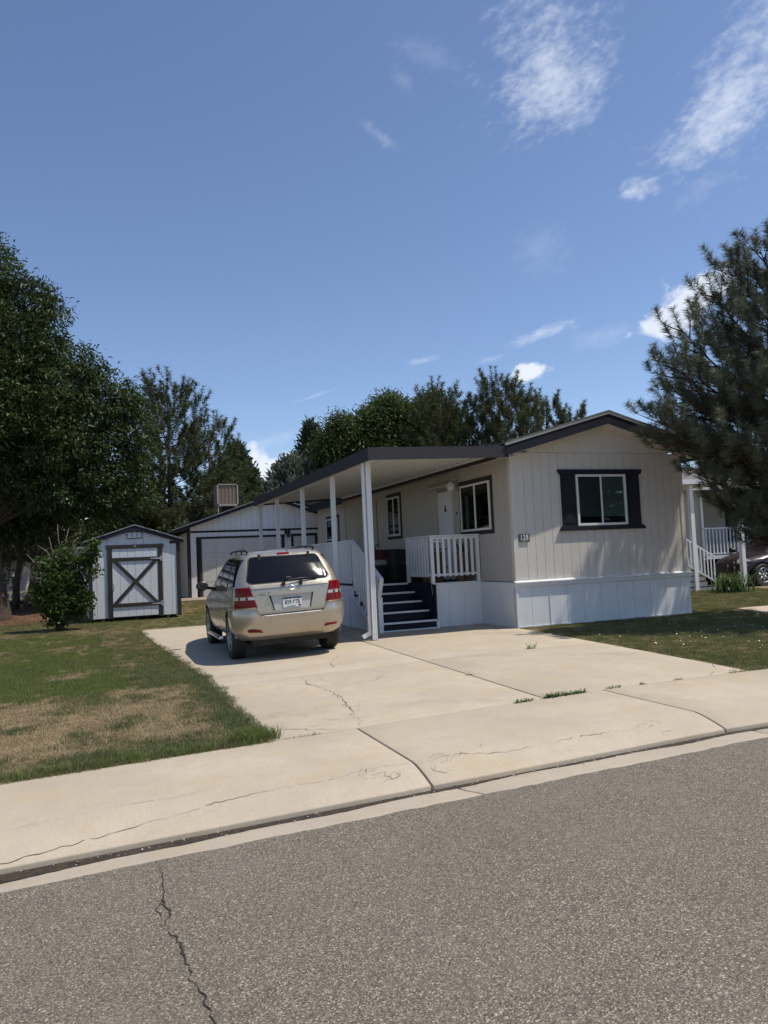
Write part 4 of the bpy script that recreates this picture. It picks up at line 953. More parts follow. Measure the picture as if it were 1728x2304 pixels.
mb = MB(); mb.lathe([(0, 0), (.06, 0), (.085, .11), (.09, .12), (.075, .12), (.07, .10), (0, .10)], (7.42, 14.76, 1.631), 'z', 16); mb.build('pot', M['charcoal'], t, True)
r_ = random.Random(3); mb = MB()
for i in range(70):
    a = r_.uniform(0, 6.28); e = r_.uniform(-.2, 1.4); R_ = r_.uniform(.06, .15); c_ = Vector((7.42+R_*math.cos(a)*math.cos(e), 14.76+R_*math.sin(a)*math.cos(e), 1.79+R_*math.sin(e))); s_ = .02
    mb.mi = 0 if r_.random() < .45 else 1
    d1 = Vector((r_.gauss(0, 1), r_.gauss(0, 1), r_.gauss(0, 1))).normalized()*s_; d2 = d1.orthogonal().normalized()*s_; mb.add([c_-d1-d2, c_+d1-d2, c_+d1+d2, c_-d1+d2], [(0, 1, 2, 3)])
mb.build('flowers', [M['petal'], M['weed']], t)

# ================================================================== garden shed
shed = thing('garden_shed', (0, 0, 0), 'pale grey garden shed with dark trim and a crossed dark X on its door', 'shed', local=True)
SW, SD = 2.42, 3.0; sh0 = .0
def ssoff(x): return 2.36-.36*abs(x)-.02   # local x centred
mb = MB(); hw = SW/2
mb.prism([(-hw+.02, .03, .08), (hw-.02, .03, .08), (hw-.02, .03, 2.09), (0, .03, 2.47), (-hw+.02, .03, 2.09)], (0, SD, 0)); mb.build('wall', M['dark_void'], shed)
# siding on the front, boards beside and over the door
def sboard(x0, x1, z0, y=0.0, cap=None, mat='shed_wall'):
    ts = [cap if cap else min(2.105+(hw-abs(x))*.33, 2.50) for x in (x0, x1)]
    p = [(x0, z0), (x1, z0), (x1, ts[1]), (x0, ts[0])]
    mb = MB(); mb.prism([(q[0], y+.02, q[1]) for q in p], (0, -.02, 0)); return mb.build('siding_board', M[mat], shed)
xb = lin(-hw+.10, -.82, 2)+lin(-.62, .62, 6)+lin(.82, hw-.10, 2)
bx_ = [-hw+.09, -.99, -.72]; 
for a, b in zip([-hw+.10, -1.0, -.74], [-1.0, -.74, -.70]): sboard(a+.003, b-.003, .10)
for a, b in zip([.70, .74, .97], [.74, .97, hw-.10]): sboard(a+.003, b-.003, .10)
for a, b in zip(lin(-.70, .70, 6), lin(-.70, .70, 6)[1:]): sboard(a+.003, b-.003, 1.98)
mb = MB()
door = MB(); door.box(-.60, .60, -.012, .018, .12, 1.975); door = door.build('door', M['dark_void'], shed)
for a, b in zip(lin(-.60, .60, 6), lin(-.60, .60, 6)[1:]):
    mb = MB(); mb.box(a+.003, b-.003, -.03, -.013, .12, 1.975); mb.build('door_board', M['shed_wall'], door)
tr = lambda *p: MB().box(*p)
tr(-.60, .60, -.052, -.031, 1.63, 1.73).build('door_rail', M['charcoal'], door); tr(-.60, .60, -.052, -.031, .38, .48).build('door_rail', M['charcoal'], door)
for s in (-1, 1):
    mb = MB(); mb.beam((-.56*s, -.042 if s > 0 else -.0425, .50), (.56*s, -.042 if s > 0 else -.0425, 1.61), .018, .10, (0, 0, 1)) if False else mb.prism([(-.60*s, -.031, .48), (-.48*s, -.031, .48), (.60*s, -.031, 1.63), (.47*s, -.031, 1.63)] if s > 0 else [(-.60*s, -.0305, .48), (-.48*s, -.0305, .48), (.60*s, -.0305, 1.63), (.47*s, -.0305, 1.63)], (0, -.020 if s > 0 else -.0225, 0)); mb.build('cross_brace', M['charcoal'], door)
tr(-.72, -.605, -.045, .0, .08, 1.979).build('door_jamb', M['charcoal'], shed); tr(.605, .72, -.045, .0, .08, 1.979).build('door_jamb', M['charcoal'], shed)
tr(-.76, .76, -.05, .0, 1.98, 2.08).build('door_head', M['charcoal'], shed)
for z in (1.68, .43):
    mb = MB(); mb.prism([(.68, -.056, z-.03), (.68, -.056, z+.03), (.40, -.056, z+.012), (.40, -.056, z-.012)], (0, -.005, 0)); mb.prism([(.66, -.046, z-.07), (.66, -.046, z+.07), (.71, -.046, z+.07), (.71, -.046, z-.07)], (0, -.009, 0)); mb.build('hinge', M['galv'], door)
mb = MB(); mb.tube([(-.585, -.055, 1.02), (-.57, -.10, .97), (-.58, -.10, .86), (-.60, -.055, .80)], .009, 6); mb.build('handle', M['black'], door)
mb = MB(); mb.lathe([(0, -.012), (.02, -.01), (.025, 0)], (0, -.052, 2.03), 'y', 8); mb.box(-.03, .03, -.058, -.0505, 2.01, 2.025); mb.build('light', M['galv'], shed)
tr(-hw, -hw+.10, -.025, .08, .06, 2.08).build('corner_board', M['charcoal'], shed); tr(hw-.10, hw, -.025, .08, .06, 2.08).build('corner_board', M['charcoal'], shed)
tr(-hw-.0, -hw+.28, -.028, -.001, 2.081, 2.15).build('eave_return', M['charcoal'], shed); tr(hw-.28, hw+.0, -.028, -.001, 2.081, 2.15).build('eave_return', M['charcoal'], shed)
for s in (-1, 1):
    y = .085
    while y < SD:
        ye = min(y+.2, SD+.03); tr(min(s*hw, s*(hw-.025)), max(s*hw, s*(hw-.025)), y+.003, ye-.003, .1, 2.10).build('siding_board', M['shed_wall'], shed); y = ye
def rz(x): return 2.640-.33*abs(x)
mb = MB()
for s in (-1, 1):
    e = s*(hw+.12); p = [(0, rz(0)), (e, rz(e)), (e, rz(e)-.03), (0, rz(0)-.03)]; mb.prism([(q[0], -.095, q[1]) for q in p], (0, SD+.25, 0))
rf_ = mb.build('roof', M['shingle_blue'], shed)
mb = MB()
for s in (-1, 1):
    e = s*(hw+.10); mb.prism([(0, -.08, rz(0)-.031), (e, -.08, rz(e)-.031), (e, -.08, rz(e)-.12), (s*.22, -.08, rz(.22)-.15), (0, -.08, rz(0)-.19)], (0, .025, 0))
mb.build('rake_board', M['navy'], shed)
mb = MB()
for s in (-1, 1):
    e = s*(hw+.10); mb.prism([(0, -.054, rz(0)-.10), (e, -.054, rz(e)-.10), (e, -.054, rz(e)-.11), (0, -.054, rz(0)-.11)], (0, .05, 0))
mb.build('soffit', M['charcoal'], shed)
mb = MB(); mb.box(-.20, .20, -.02, .0, 2.245, 2.43); vent = mb.build('gable_window', M['charcoal'], shed)
for k in range(3):
    mb = MB(); mb.box(-.185+.127*k, -.075+.127*k, -.027, -.021, 2.262, 2.415); mb.build('pane', M['white_trim'], vent)
    mb = MB(); mb.box(-.175+.127*k, -.085+.127*k, -.031, -.0275, 2.275, 2.40); mb.build('glazing', M['sky_pane'], vent)
for s in (-.85, 0, .85): tr(s-.05, s+.05, .0, SD, -.02, .08).build('skid', M['charcoal'], shed)
shed.location = (1.02, 22.0, .17); shed.rotation_euler = (0, 0, rad(2.0))

# ================================================================== garage at the back
gar = thing('garage', (6.1, 31, .43), 'white double garage with dark trim at the end of the drive', 'garage')
GX0, GX1, GY, GR, gz = 3.11, 9.1, 28.0, 6.10, .42
def gso(x): return 3.93-.333*abs(x-GR)
mb = MB(); mb.prism([(GX0+.02, GY+.03, gz), (GX1-.02, GY+.03, gz), (GX1-.02, GY+.03, gso(GX1)), (GR, GY+.03, gso(GR)), (GX0+.02, GY+.03, gso(GX0))], (0, 6.2, 0)); mb.build('wall', M['dark_void'], gar)
def gb(x0, x1, z0, z1=None):
    a, b = (z1, z1) if z1 else (gso(x0), gso(x1)); p = [(x0+.004, z0), (x1-.004, z0), (x1-.004, b)] + ([(GR, gso(GR))] if (not z1 and x0 < GR < x1) else []) + [(x0+.004, a)]
    mb = MB(); mb.prism([(q[0], GY+.028, q[1]) for q in p], (0, -.028, 0)); mb.build('siding_board', M['garage_wall'], gar)
x = GX0+.10
while x < GX1-.12:
    xe = min(x+.205, GX1-.1)
    for (a, b, z0, z1) in ((x, xe, 2.845, None),): gb(a, b, z0, z1)
    if xe < 3.60 or x > 6.70: gb(x, xe, gz, 2.77) if not (6.95 < x+.1 < 7.95) else gb(x, xe, 2.64, 2.77)
    else: gb(x, xe, 2.62, 2.77)
    x = xe
tr(GX0+.001, GX1, GY-.02, GY+.02, 2.775, 2.84).build('band', M['charcoal'], gar)
tr(GX0-.015, GX0+.10, GY-.022, GY+.1, gz-.02, 2.774).build('corner_board', M['charcoal'], gar)
tr(3.50, 3.60, GY-.024, GY-.001, gz, 2.54).build('door_casing', M['charcoal'], gar); tr(6.56, 6.67, GY-.024, GY-.001, gz, 2.54).build('door_casing', M['charcoal'], gar)
tr(3.46, 6.70, GY-.026, GY-.001, 2.541, 2.615).build('door_casing', M['charcoal'], gar)
gd = MB(); gd.box(3.60, 6.56, GY+.0, GY+.02, gz, 2.54); gd = gd.build('garage_door', M['garage_door'], gar)
for i in range(4):
    z0 = gz+.02+.53*i
    for j in range(6):
        a = 3.62+.49*j; mb = MB(); mb.box(a+.012, a+.478, GY-.012, GY-.001, z0+.012, z0+.515); mb.build('door_panel', M['garage_door'], gd, bevel=.006)
gb(6.672, 6.80, gz, 2.77); gb(6.80, 6.93, gz, 2.77)
sd = MB(); sd.box(7.02, 7.86, GY-.012, GY-.001, gz, 2.54); sd.build('side_door', M['garage_door'], gar)
tr(6.93, 7.018, GY-.026, GY-.001, gz, 2.63).build('side_door_casing', M['charcoal'], gar); tr(7.862, 7.95, GY-.026, GY-.001, gz, 2.63).build('side_door_casing', M['charcoal'], gar); tr(7.019, 7.861, GY-.025, GY-.001, 2.541, 2.63).build('side_door_casing', M['charcoal'], gar)
mb = MB(); mb.lathe([(0, -.16), (.05, -.15), (.075, -.10), (.06, -.04), (.03, 0)], (6.80, GY-.02, 2.57), 'y', 12); mb.build('wall_lamp', M['black'], gar, True)
def grz(x): return 4.07-.333*abs(x-GR)
mb = MB()
for s in (-1, 1):
    e = GR+s*3.55; p = [(GR, grz(GR)), (e, grz(e)), (e, grz(e)-.03), (GR, grz(GR)-.03)]; mb.prism([(q[0], GY-.45, q[1]) for q in p], (0, 7.0, 0))
mb.build('roof', M['shingle_blue'], gar)
mb = MB()
for s in (-1, 1):
    e = GR+s*3.53; mb.prism([(GR, GY-.43, grz(GR)-.031), (e, GY-.43, grz(e)-.031), (e, GY-.43, grz(e)-.15), (GR, GY-.43, grz(GR)-.15)], (0, .03, 0))
mb.build('rake_board', M['navy'], gar)
mb = MB()
for s in (-1, 1):
    e = GR+s*3.5; mb.prism([(GR, GY-.399, grz(GR)-.125), (e, GY-.399, grz(e)-.125), (e, GY-.399, grz(e)-.137), (GR, GY-.399, grz(GR)-.137)], (0, .39, 0))
mb.build('soffit', M['garage_wall'], gar)
tr(GX0-.002, GX0+.02, GY+.1, GY+6.2, gz, 2.80).build('side_wall', M['garage_wall'], gar)
# evaporative cooler on the garage roof
cl = thing('evaporative_cooler', (4.85, 30, 3.6), 'boxy beige evaporative cooler with slatted pads on the garage roof', 'cooler')
cm = simple('cooler_tan', (.33, .295, .26), .7, .15, 6, .2); pad = simple('cooler_pad', (.19, .135, .10), .9, .35, 40, .8, 90)
x0, x1, y0, y1, z0, z1 = 4.46, 5.28, 29.6, 30.5, 3.86, 4.72
for (a, b, c_, d_, e, f) in ((x0, x1, y0, y1, z1-.04, z1), (x0, x1, y0, y1, z0, z0+.07), (x0, x0+.05, y0, y0+.05, z0, z1), (x1-.05, x1, y0, y0+.05, z0, z1), (x0, x0+.05, y1-.05, y1, z0, z1), (x1-.05, x1, y1-.05, y1, z0, z1)):
    tr(a, b, c_, d_, e+.0005, f-.0005).build('casing', cm, cl)
tr(x0+.03, x1-.03, y0+.03, y1-.03, z0+.05, z1-.03).build('pad', pad, cl)
for k in range(1, 5):
    xx = lerp(x0+.05, x1-.05, k/5); tr(xx-.006, xx+.006, y0+.015, y0+.028, z0+.07, z1-.04).build('slat', cm, cl)
tr(x0-.004, x0+.004, y0+.05, y1-.05, z0+.07, z1-.04).build('side_panel', cm, cl)
for k in range(5):
    zz = lerp(z0+.1, z1-.1, k/4); tr(x0-.014, x0-.005, y0+.1, y1-.1, zz, zz+.03).build('louvre', cm, cl)
for (a, b) in ((x0+.03, y0+.03), (x1-.03, y0+.03), (x0+.03, y1-.03), (x1-.03, y1-.03)): tr(a-.02, a+.02, b-.02, b+.02, grz(a)-.01, z0).build('leg', cm, cl)
tr(x0+.28, x1-.12, y0+.3, y1-.1, 3.55, z0).build('duct', M['wicker'] if False else M['dark_void'], cl)

# pale trailer seen past the shed
tl = thing('white_trailer', (-3.5, 32, .45), 'white trailer glimpsed behind the shrub and shed', 'trailer')
tr(-7, -.1, 31, 34, .95, 2.42).build('body', M['garage_wall'], tl); tr(-7, -.1, 30.97, 30.999, .70, .86).build('skirt', M['white_trim'], tl)
tr(-7.1, 0, 30.9, 34.1, 2.421, 2.5).build('roof', M['white_trim'], tl)
for x in (-6, -1): 
    mb = MB(); mb.lathe([(0, -.1), (.3, -.1), (.34, -.05), (.34, .05), (.3, .1), (0, .1)], (x, 31.3, .75), 'y', 16); mb.build('wheel', M['rubber'], tl)

# ================================================================== neighbour home at the right
nb = thing('neighbour_home', (20, 22, .1), 'shaded tan neighbour home with lap siding, white porch railing and steps', 'house')
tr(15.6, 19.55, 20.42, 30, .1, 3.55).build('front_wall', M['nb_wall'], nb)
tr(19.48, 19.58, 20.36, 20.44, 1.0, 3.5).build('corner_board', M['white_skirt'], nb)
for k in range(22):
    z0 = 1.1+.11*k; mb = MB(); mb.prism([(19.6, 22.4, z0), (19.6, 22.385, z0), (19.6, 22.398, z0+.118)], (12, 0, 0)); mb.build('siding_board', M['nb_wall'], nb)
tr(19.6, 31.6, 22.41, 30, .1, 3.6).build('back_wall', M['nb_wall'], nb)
tr(15.3, 32, 20.0, 30.5, 3.56, 3.62).build('porch_roof', M['shingle'], nb)
tr(15.3, 32, 19.96, 19.999, 3.38, 3.66).build('fascia', M['white_skirt'], nb)
mb = MB(); mb.prism([(15.3, 21.5, 3.63), (15.3, 30.5, 3.63), (15.3, 26, 4.9)], (17, 0, 0)); mb.build('roof', M['shingle'], nb)
tr(22.6, 24.0, 22.36, 22.383, 1.6, 2.9).build('window', M['room'], nb)
tr(19.45, 32, 20.36, 22.3, 1.06, 1.12).build('deck_floor', M['nb_wall'], nb); tr(19.6, 32, 20.30, 20.355, 1.02, 1.14).build('deck_rim', M['white_skirt'], nb)
tr(19.6, 32, 21.0, 21.05, .1, 1.05).build('underdeck_shade', M['dark_void'], nb)  # dark sheet standing in for shade; the space under the deck is open
x = 19.62
while x < 25.5:
    tr(x-.022, x+.022, 20.33, 20.36, 1.22, 2.05).build('baluster', M['white_skirt'], nb); x += .155
tr(19.5, 25.6, 20.32, 20.38, 2.055, 2.10).build('top_rail', M['white_skirt'], nb); tr(19.5, 25.6, 20.362, 20.39, 1.18, 1.23).build('bottom_rail', M['white_skirt'], nb)
tr(19.96-.6, 21.6, 20.34, 20.37, 2.1005, 2.101+.0).build('rail_cap', M['white_skirt'], nb)
wp = MB(); wp.prism([(18.28, 17.55, .1), (18.42, 17.55, .1), (18.42, 17.55, 2.36), (18.35, 17.55, 2.50), (18.28, 17.55, 2.36)], (0, .13, 0)); tag(wp.build('garden_post', M['white_skirt'], None, bevel=.008), 'white square garden post with pointed top rising from the strap-leaved plant', 'post')
# front post and stairs going down to the right
tr(17.10, 17.24, 18.28, 18.40, .1, 3.38).build('carport_post', M['white_metal'], nb)
tr(15.8, 18.6, 18.1, 20.0, 3.40, 3.55).build('stair_canopy', M['white_skirt'], nb)
for k in range(4):
    zt = .26+.17*k; x1 = 17.90-.265*k
    tr(16.3, x1, 18.36+.0005*k, 19.3, .1 if k == 0 else zt-.17+.0005, zt-.03).build('step', M['white_skirt'], nb); tr(16.3, x1+.02, 18.34, 19.3, zt-.0295, zt).build('tread', M['dark_void'], nb)
for (zz0, zz1, nm) in ((1.13, 1.73, 'stair_rail'), (.36, .93, 'stair_rail')):
    mb = MB(); mb.beam((17.97, 18.32, zz0), (16.83, 18.32, zz1+.02), .05, .045); mb.build(nm, M['white_skirt'], nb)
for k in range(9):
    x = lerp(17.9, 16.87, k/8); t_ = k/8; tr(x-.02, x+.02, 18.29, 18.315, lerp(.36, .93, t_)+(-.25 if k == 0 else 0), lerp(1.13, 1.72, t_)).build('baluster', M['white_skirt'], nb)
# ================================================================== vehicles
def build_car(label, paint_m, rear_detail=True, seed=1):
    car = thing('parked_car', (0, 0, 0), label, 'car', 'cars parked on the drives', local=True)
    Z = [.34, .40, .48, .58, .70, .80, .90, 1.00, 1.09, 1.155, 1.22, 1.285, 1.39, 1.515, 1.615, 1.675, 1.722, 1.752, 1.768]
    W_ = [.80, .85, .880, .898, .905, .908, .908, .904, .894, .880, .862, .845, .812, .765, .715, .675, .60, .47, .28]
    YR = [.22, .13, .09, .08, .075, .075, .08, .085, .09, .10, .125, .168, .243, .341, .429, .486, .60, .80, 1.15]
    YF = [4.42, 4.50, 4.55, 4.56, 4.53, 4.47, 4.34, 4.05, 3.62, 3.42, 3.30, 3.20, 3.03, 2.82, 2.62, 2.48, 2.30, 2.05, 1.75]
    if not rear_detail: YF = [v-.30 for v in YF]
    BW = [.05]*8+[.055, .06, .075, .085, .10, .10, .10, .09, .07, .05, .03]
    RC = [.34]*8+[.32, .30, .28, .26, .23, .20, .18, .16, .15, .14, .10]
    fi = lambda T: (lambda z: float(np.interp(z, Z, T)))
    w_, yr_, yf_, bw_, rc_ = map(fi, (W_, YR, YF, BW, RC))
    def rear_y(x, z):
        w, r, b = w_(z), rc_(z), bw_(z); ax = min(abs(x), w*.9999); c = w-r
        if ax <= c: return yr_(z)+b*(ax/w)**2
        return yr_(z)+b*(c/w)**2 + r-math.sqrt(max(r*r-(ax-c)**2, 0))
    def side_x(y, z):
        w, r, b = w_(z), rc_(z), bw_(z); y0 = yr_(z)+b*((w-r)/w)**2+r; yf = yf_(z)-.75
        if y < y0: return w-r+math.sqrt(max(r*r-(y0-y)**2, 0))
        if y > yf: t = min((y-yf)/.75, 1); return w*(1-.0)*math.sqrt(max(1-(t**2)*.62, 0))
        return w
    def outline(z, off=0.0):
        w, r, b = w_(z), rc_(z), bw_(z); c = w-r; pts = []
        for i in range(8): x = c*i/8; pts.append((x, rear_y(x, z)))
        y0 = yr_(z)+b*(c/w)**2+r
        for i in range(8): a = math.pi/2*i/8; pts.append((c+r*math.sin(a), y0-r*math.cos(a)))
        yf = yf_(z)
        for i in range(34): y = lerp(y0, yf-.75, i/34); pts.append((w, y))
        for i in range(9): y = yf-.75+.75*math.sin(math.pi/2*i/9); pts.append((side_x(y, z), y))
        xe = side_x(yf, z)
        for i in range(6): pts.append((lerp(xe, 0, i/6), yf+.06*(i/6)))
        return pts
    zs = lin(.34, 1.67, 45)+[1.70, 1.722, 1.738, 1.752, 1.762, 1.768]; V = []; F = []
    for z in zs:
        h = outline(z); full = h + [(0, yf_(z)+.06)] + [(-p[0], p[1]) for p in reversed(h[1:])]; V += [(p[0], p[1], z) for p in full]
    m = len(full)
    for j in range(len(zs)-1):
        for k in range(m): F.append((j*m+k, j*m+(k+1) % m, (j+1)*m+(k+1) % m, (j+1)*m+k))
    V.append((0, 1.45, 1.775)); t = len(V)-1; F += [((len(zs)-1)*m+k, (len(zs)-1)*m+(k+1) % m, t) for k in range(m)]
    F.append(tuple(range(m))[::-1])
    me = bpy.data.meshes.new('body'); me.from_pydata(V, [], F); me.materials.append(paint_m); me.materials.append(M['dark_void'])
    body = bpy.data.objects.new('body', me); C.objects.link(body)
    mb = MB()
    AX = (.95, 3.66)
    for y in AX:
        for s in (-1, 1): mb.cyl((s*.58, y, .375), (s*1.2, y, .375), .425, 36)
    cut = mb.build('cutter', [paint_m, M['dark_void']]); cut.data.polygons.foreach_set('material_index', [1]*len(cut.data.polygons))
    bo = body.modifiers.new('b', 'BOOLEAN'); bo.operation = 'DIFFERENCE'; bo.object = cut; bo.solver = 'EXACT'
    dg = bpy.context.evaluated_depsgraph_get(); nm = bpy.data.meshes.new_from_object(body.evaluated_get(dg))
    bpy.data.objects.remove(body); bpy.data.objects.remove(cut)
    body = bpy.data.objects.new('body', nm); C.objects.link(body); body.parent = car
    nm.polygons.foreach_set('use_smooth', [True]*len(nm.polygons)); nm.set_sharp_from_angle(angle=rad(40))
    def patch(name, fn, c, mat, off, nu=10, nv=6, parent=car, rim=.0, curve=None):
        """c: corner (u,z) pairs p00,p10,p11,p01; fn(u,z,off)"""
        V = []; n = nu+1; p00, p10, p11, p01 = c
        for dof in (off, rim):
            for j in range(nv+1):
                for i in range(n):
                    u, v = i/nu, j/nv
                    a = (lerp(p00[0], p10[0], u), lerp(p00[1], p10[1], u)); b = (lerp(p01[0], p11[0], u), lerp(p01[1], p11[1], u))
                    q = (lerp(a[0], b[0], v), lerp(a[1], b[1], v))
                    if curve: q = curve(q, u, v)
                    V.append(fn(q[0], q[1], dof))
        N0 = n*(nv+1); F = [(j*n+i, j*n+i+1, (j+1)*n+i+1, (j+1)*n+i) for j in range(nv) for i in range(nu)]
        ring = [i for i in range(n)]+[j*n+nu for j in range(1, nv+1)]+[nv*n+i for i in range(nu-1, -1, -1)]+[j*n for j in range(nv-1, 0, -1)]
        k = len(ring); F += [(ring[a], ring[(a+1) % k], N0+ring[(a+1) % k], N0+ring[a]) for a in range(k)]
        o = np_mesh(name, V, F, mat, parent, True); o.data.set_sharp_from_angle(angle=rad(50)); return o
    def RF(x, z, off):
        e = .004; dx = (rear_y(x+e, z)-rear_y(x-e, z))/(2*e); dz = (rear_y(x, z+e)-rear_y(x, z-e))/(2*e); n = Vector((dx, -1, dz)).normalized()
        return Vector((x, rear_y(x, z), z))+n*off
    def SF(s):
        def f(y, z, off):
            e = .004; dy = (side_x(y+e, z)-side_x(y-e, z))/(2*e); dz = (side_x(y, z+e)-side_x(y, z-e))/(2*e); n = Vector((1, -dy, -dz)).normalized()
            p = Vector((side_x(y, z), y, z))+n*off; return Vector((s*p.x, p.y, p.z))
        return f
    def rnd(a):      # round the corners of a patch
        def f(q, u, v):
            return q
        return f
    # side glass, seams and handles
    for s in (-1, 1):
        g = M['car_glass']
        def hoop(q, u, v): return (q[0], q[1])
        patch('quarter_window', SF(s), [(.36, 1.21), (.93, 1.19), (1.02, 1.635), (.54, 1.63)], g, .004, 8, 6)
        patch('rear_door_window', SF(s), [(1.07, 1.175), (1.80, 1.145), (1.78, 1.645), (1.13, 1.64)], g, .004, 10, 6)
        patch('front_door_window', SF(s), [(1.90, 1.14), (3.02, 1.10), (2.42, 1.63), (1.88, 1.645)], g, .004, 10, 6)
        patch('window_surround', SF(s), [(1.00, 1.135), (3.10, 1.08), (2.46, 1.66), (1.06, 1.66)], M['black'], .002, 20, 8)
        for (a, b) in (((1.02, 1.10), (1.10, .44)), ((1.85, 1.10), (1.88, .42)), ((3.10, 1.05), (3.05, .42))):
            patch('door_seam', SF(s), [(b[0], b[1]), (b[0]+.012, b[1]), (a[0]+.012, a[1]), (a[0], a[1])], M['black'], .0015, 1, 10)
        for y in (1.22, 2.08): patch('door_handle', SF(s), [(y, .955), (y+.20, .950), (y+.20, .99), (y, .995)], paint_m, .03, 4, 2)
        patch('side_moulding', SF(s), [(1.45, .60), (3.15, .585), (3.15, .65), (1.45, .665)], paint_m, .014, 8, 3)
        mb = MB(); mb.tube([(s*.93, 1.40, .33), (s*.97, 1.5, .315), (s*.97, 3.0, .315), (s*.93, 3.1, .33)], .036, 10); mb.build('running_board', M['chrome'], car, True)
        # roof rail
        mb = MB(); pts = []
        for i in range(13):
            t_ = i/12; y = lerp(.62, 2.35, t_); pts.append((s*.565, y, 1.752+.036*math.sin(math.pi*min(max(t_*1.0, 0), 1))**.35))
        mb.tube(pts, .016, 8); 
        for y in (.70, 1.2, 1.75, 2.25): mb.box(s*.565-.010, s*.565+.010, y-.03, y+.03, 1.73, 1.79)
        mb.build('roof_rail', M['black'], car, True)
        # door mirror
        mb = MB(); mb.tube([(s*.86, 2.95, 1.13), (s*1.0, 2.93, 1.15)], .03, 8)
        mb.lathe([(0, -.10), (.07, -.085), (.105, -.04), (.115, .02), (.112, .035), (0, .036)], (s*1.06, 2.96, 1.19), 'y', 18)
        mi = mb.build('door_mirror', M['black'], car, True)
        for v in mi.data.vertices:
            if abs(v.co.x) > .93: v.co.z = 1.19+(v.co.z-1.19)*.80; v.co.y = 2.93-(v.co.y-2.96)*1.0
        mb = MB(); mb.lathe([(0, 0), (.095, 0)], (s*1.06, 2.893, 1.19), 'y', 18)
        mg = mb.build('mirror_glass', M['car_glass'], mi)  # dark reflection put into the mirror through the dark glass colour
        for v in mg.data.vertices: v.co.z = 1.19+(v.co.z-1.19)*.78
    # wheels
    for y in AX:
        for s in (-1, 1):
            mb = MB(); xo = s*.79; R_ = .372
            prof = [(.24, -.10), (.30, -.118), (.345, -.115), (.366, -.095), (R_, -.06), (R_, -.045), (.364, -.043), (.364, -.035), (R_, -.033), (R_, -.004), (.364, -.002), (.364, .006), (R_, .008), (R_, .035), (.364, .037), (.364, .045), (R_, .047), (R_, .06), (.366, .095), (.345, .115), (.30, .118), (.24, .10)]
            mb.lathe(prof, (xo, y, .372), 'x', 40); ty = mb.build('tyre', M['rubber'], car, True); ty.data.set_sharp_from_angle(angle=rad(35))
            rim = MB(); o_ = s*.105
            rim.lathe([(.243, -.10), (.243, s*.108), (.232, s*.112), (.222, s*.10), (.215, s*.05), (.21, -.10)] if s > 0 else [(.243, .10), (.243, -.108), (.232, -.112), (.222, -.10), (.215, -.05), (.21, .10)], (xo, y, .372), 'x', 32)
            for k in range(6 if rear_detail else 7):
                a = k*2*math.pi/(6 if rear_detail else 7)+.2; d = Vector((0, math.cos(a), math.sin(a))); p = Vector((0, -math.sin(a), math.cos(a))); c0 = Vector((xo+s*.085, y, .372)); c1 = Vector((xo+s*.10, y, .372))
                q = [c0+d*.04-p*.032, c1+d*.225-p*.045, c1+d*.225+p*.045, c0+d*.04+p*.032]; rim.prism(q, (-s*.03, 0, 0))
            rim.lathe([(0, s*.095), (.05, s*.095), (.055, s*.07)], (xo, y, .372), 'x', 16)
            rim.build('rim', M['alloy'], ty, True)
            dk = MB(); dk.lathe([(0, s*.02), (.214, s*.02)], (xo, y, .372), 'x', 24); dk.build('brake_disc', M['dark_void'], ty)
    tr(-.62, .62, .35, 4.2, .24, .40).build('underbody', M['dark_void'], car)
    # bumper
    def bump_off(z): return float(np.interp(z, [.34, .40, .46, .52, .56, .64, .70, .76, .88], [-.02, .008, .022, .028, .032, .038, .042, .040, .018]))
    cols = [(x, 'r') for x in np.linspace(-.70, .70, 45)]; V = []; NC = 0; rows = 16
    allc = [('s', -1, y) for y in np.linspace(.66, .42, 6)] + [('r', None, x) for x in np.concatenate([-np.sin(np.linspace(math.pi/2*.97, .0, 30))*.885, np.sin(np.linspace(0, math.pi/2*.97, 30))[1:]*.885])] + [('s', 1, y) for y in np.linspace(.42, .66, 6)]
    for (k, s, u) in allc:
        ax = abs(u) if k == 'r' else .93
        ztop = .715+.150*smst(.49, .60, ax)
        for j in range(rows+3):
            if j <= rows: z = lerp(.36+.02*(ax > .8), ztop, j/rows); off = bump_off(z)
            else: z = ztop+.002*(j-rows); off = (.045, -.01)[j-rows-1]
            p = RF(u, z, off) if k == 'r' else SF(s)(u, z, off)
            if k == 'r' and rear_detail: d = ((p.x+.66)/.075)**2+((p.z-.475)/.06)**2; p.y += .045*math.exp(-d)
            V.append(p)
    n = rows+3; F = [(i*n+j, (i+1)*n+j, (i+1)*n+j+1, i*n+j+1) for i in range(len(allc)-1) for j in range(n-1)]
    np_mesh('bumper', V, F, paint_m, car, True)
    patch('bumper_step_pad', lambda x, v, off: Vector((x, lerp(RF(x, .715, .05).y, RF(x, .72, -.005).y, v), .7205+off+.012*v)), [(-.46, 0), (.46, 0), (.46, 1), (-.46, 1)], M['scuff'], .004, 12, 2)
    patch('bumper_crease', RF, [(-.44, .528), (.44, .528), (.44, .536), (-.44, .536)], paint_m, bump_off(.53)+.006, 14, 1)
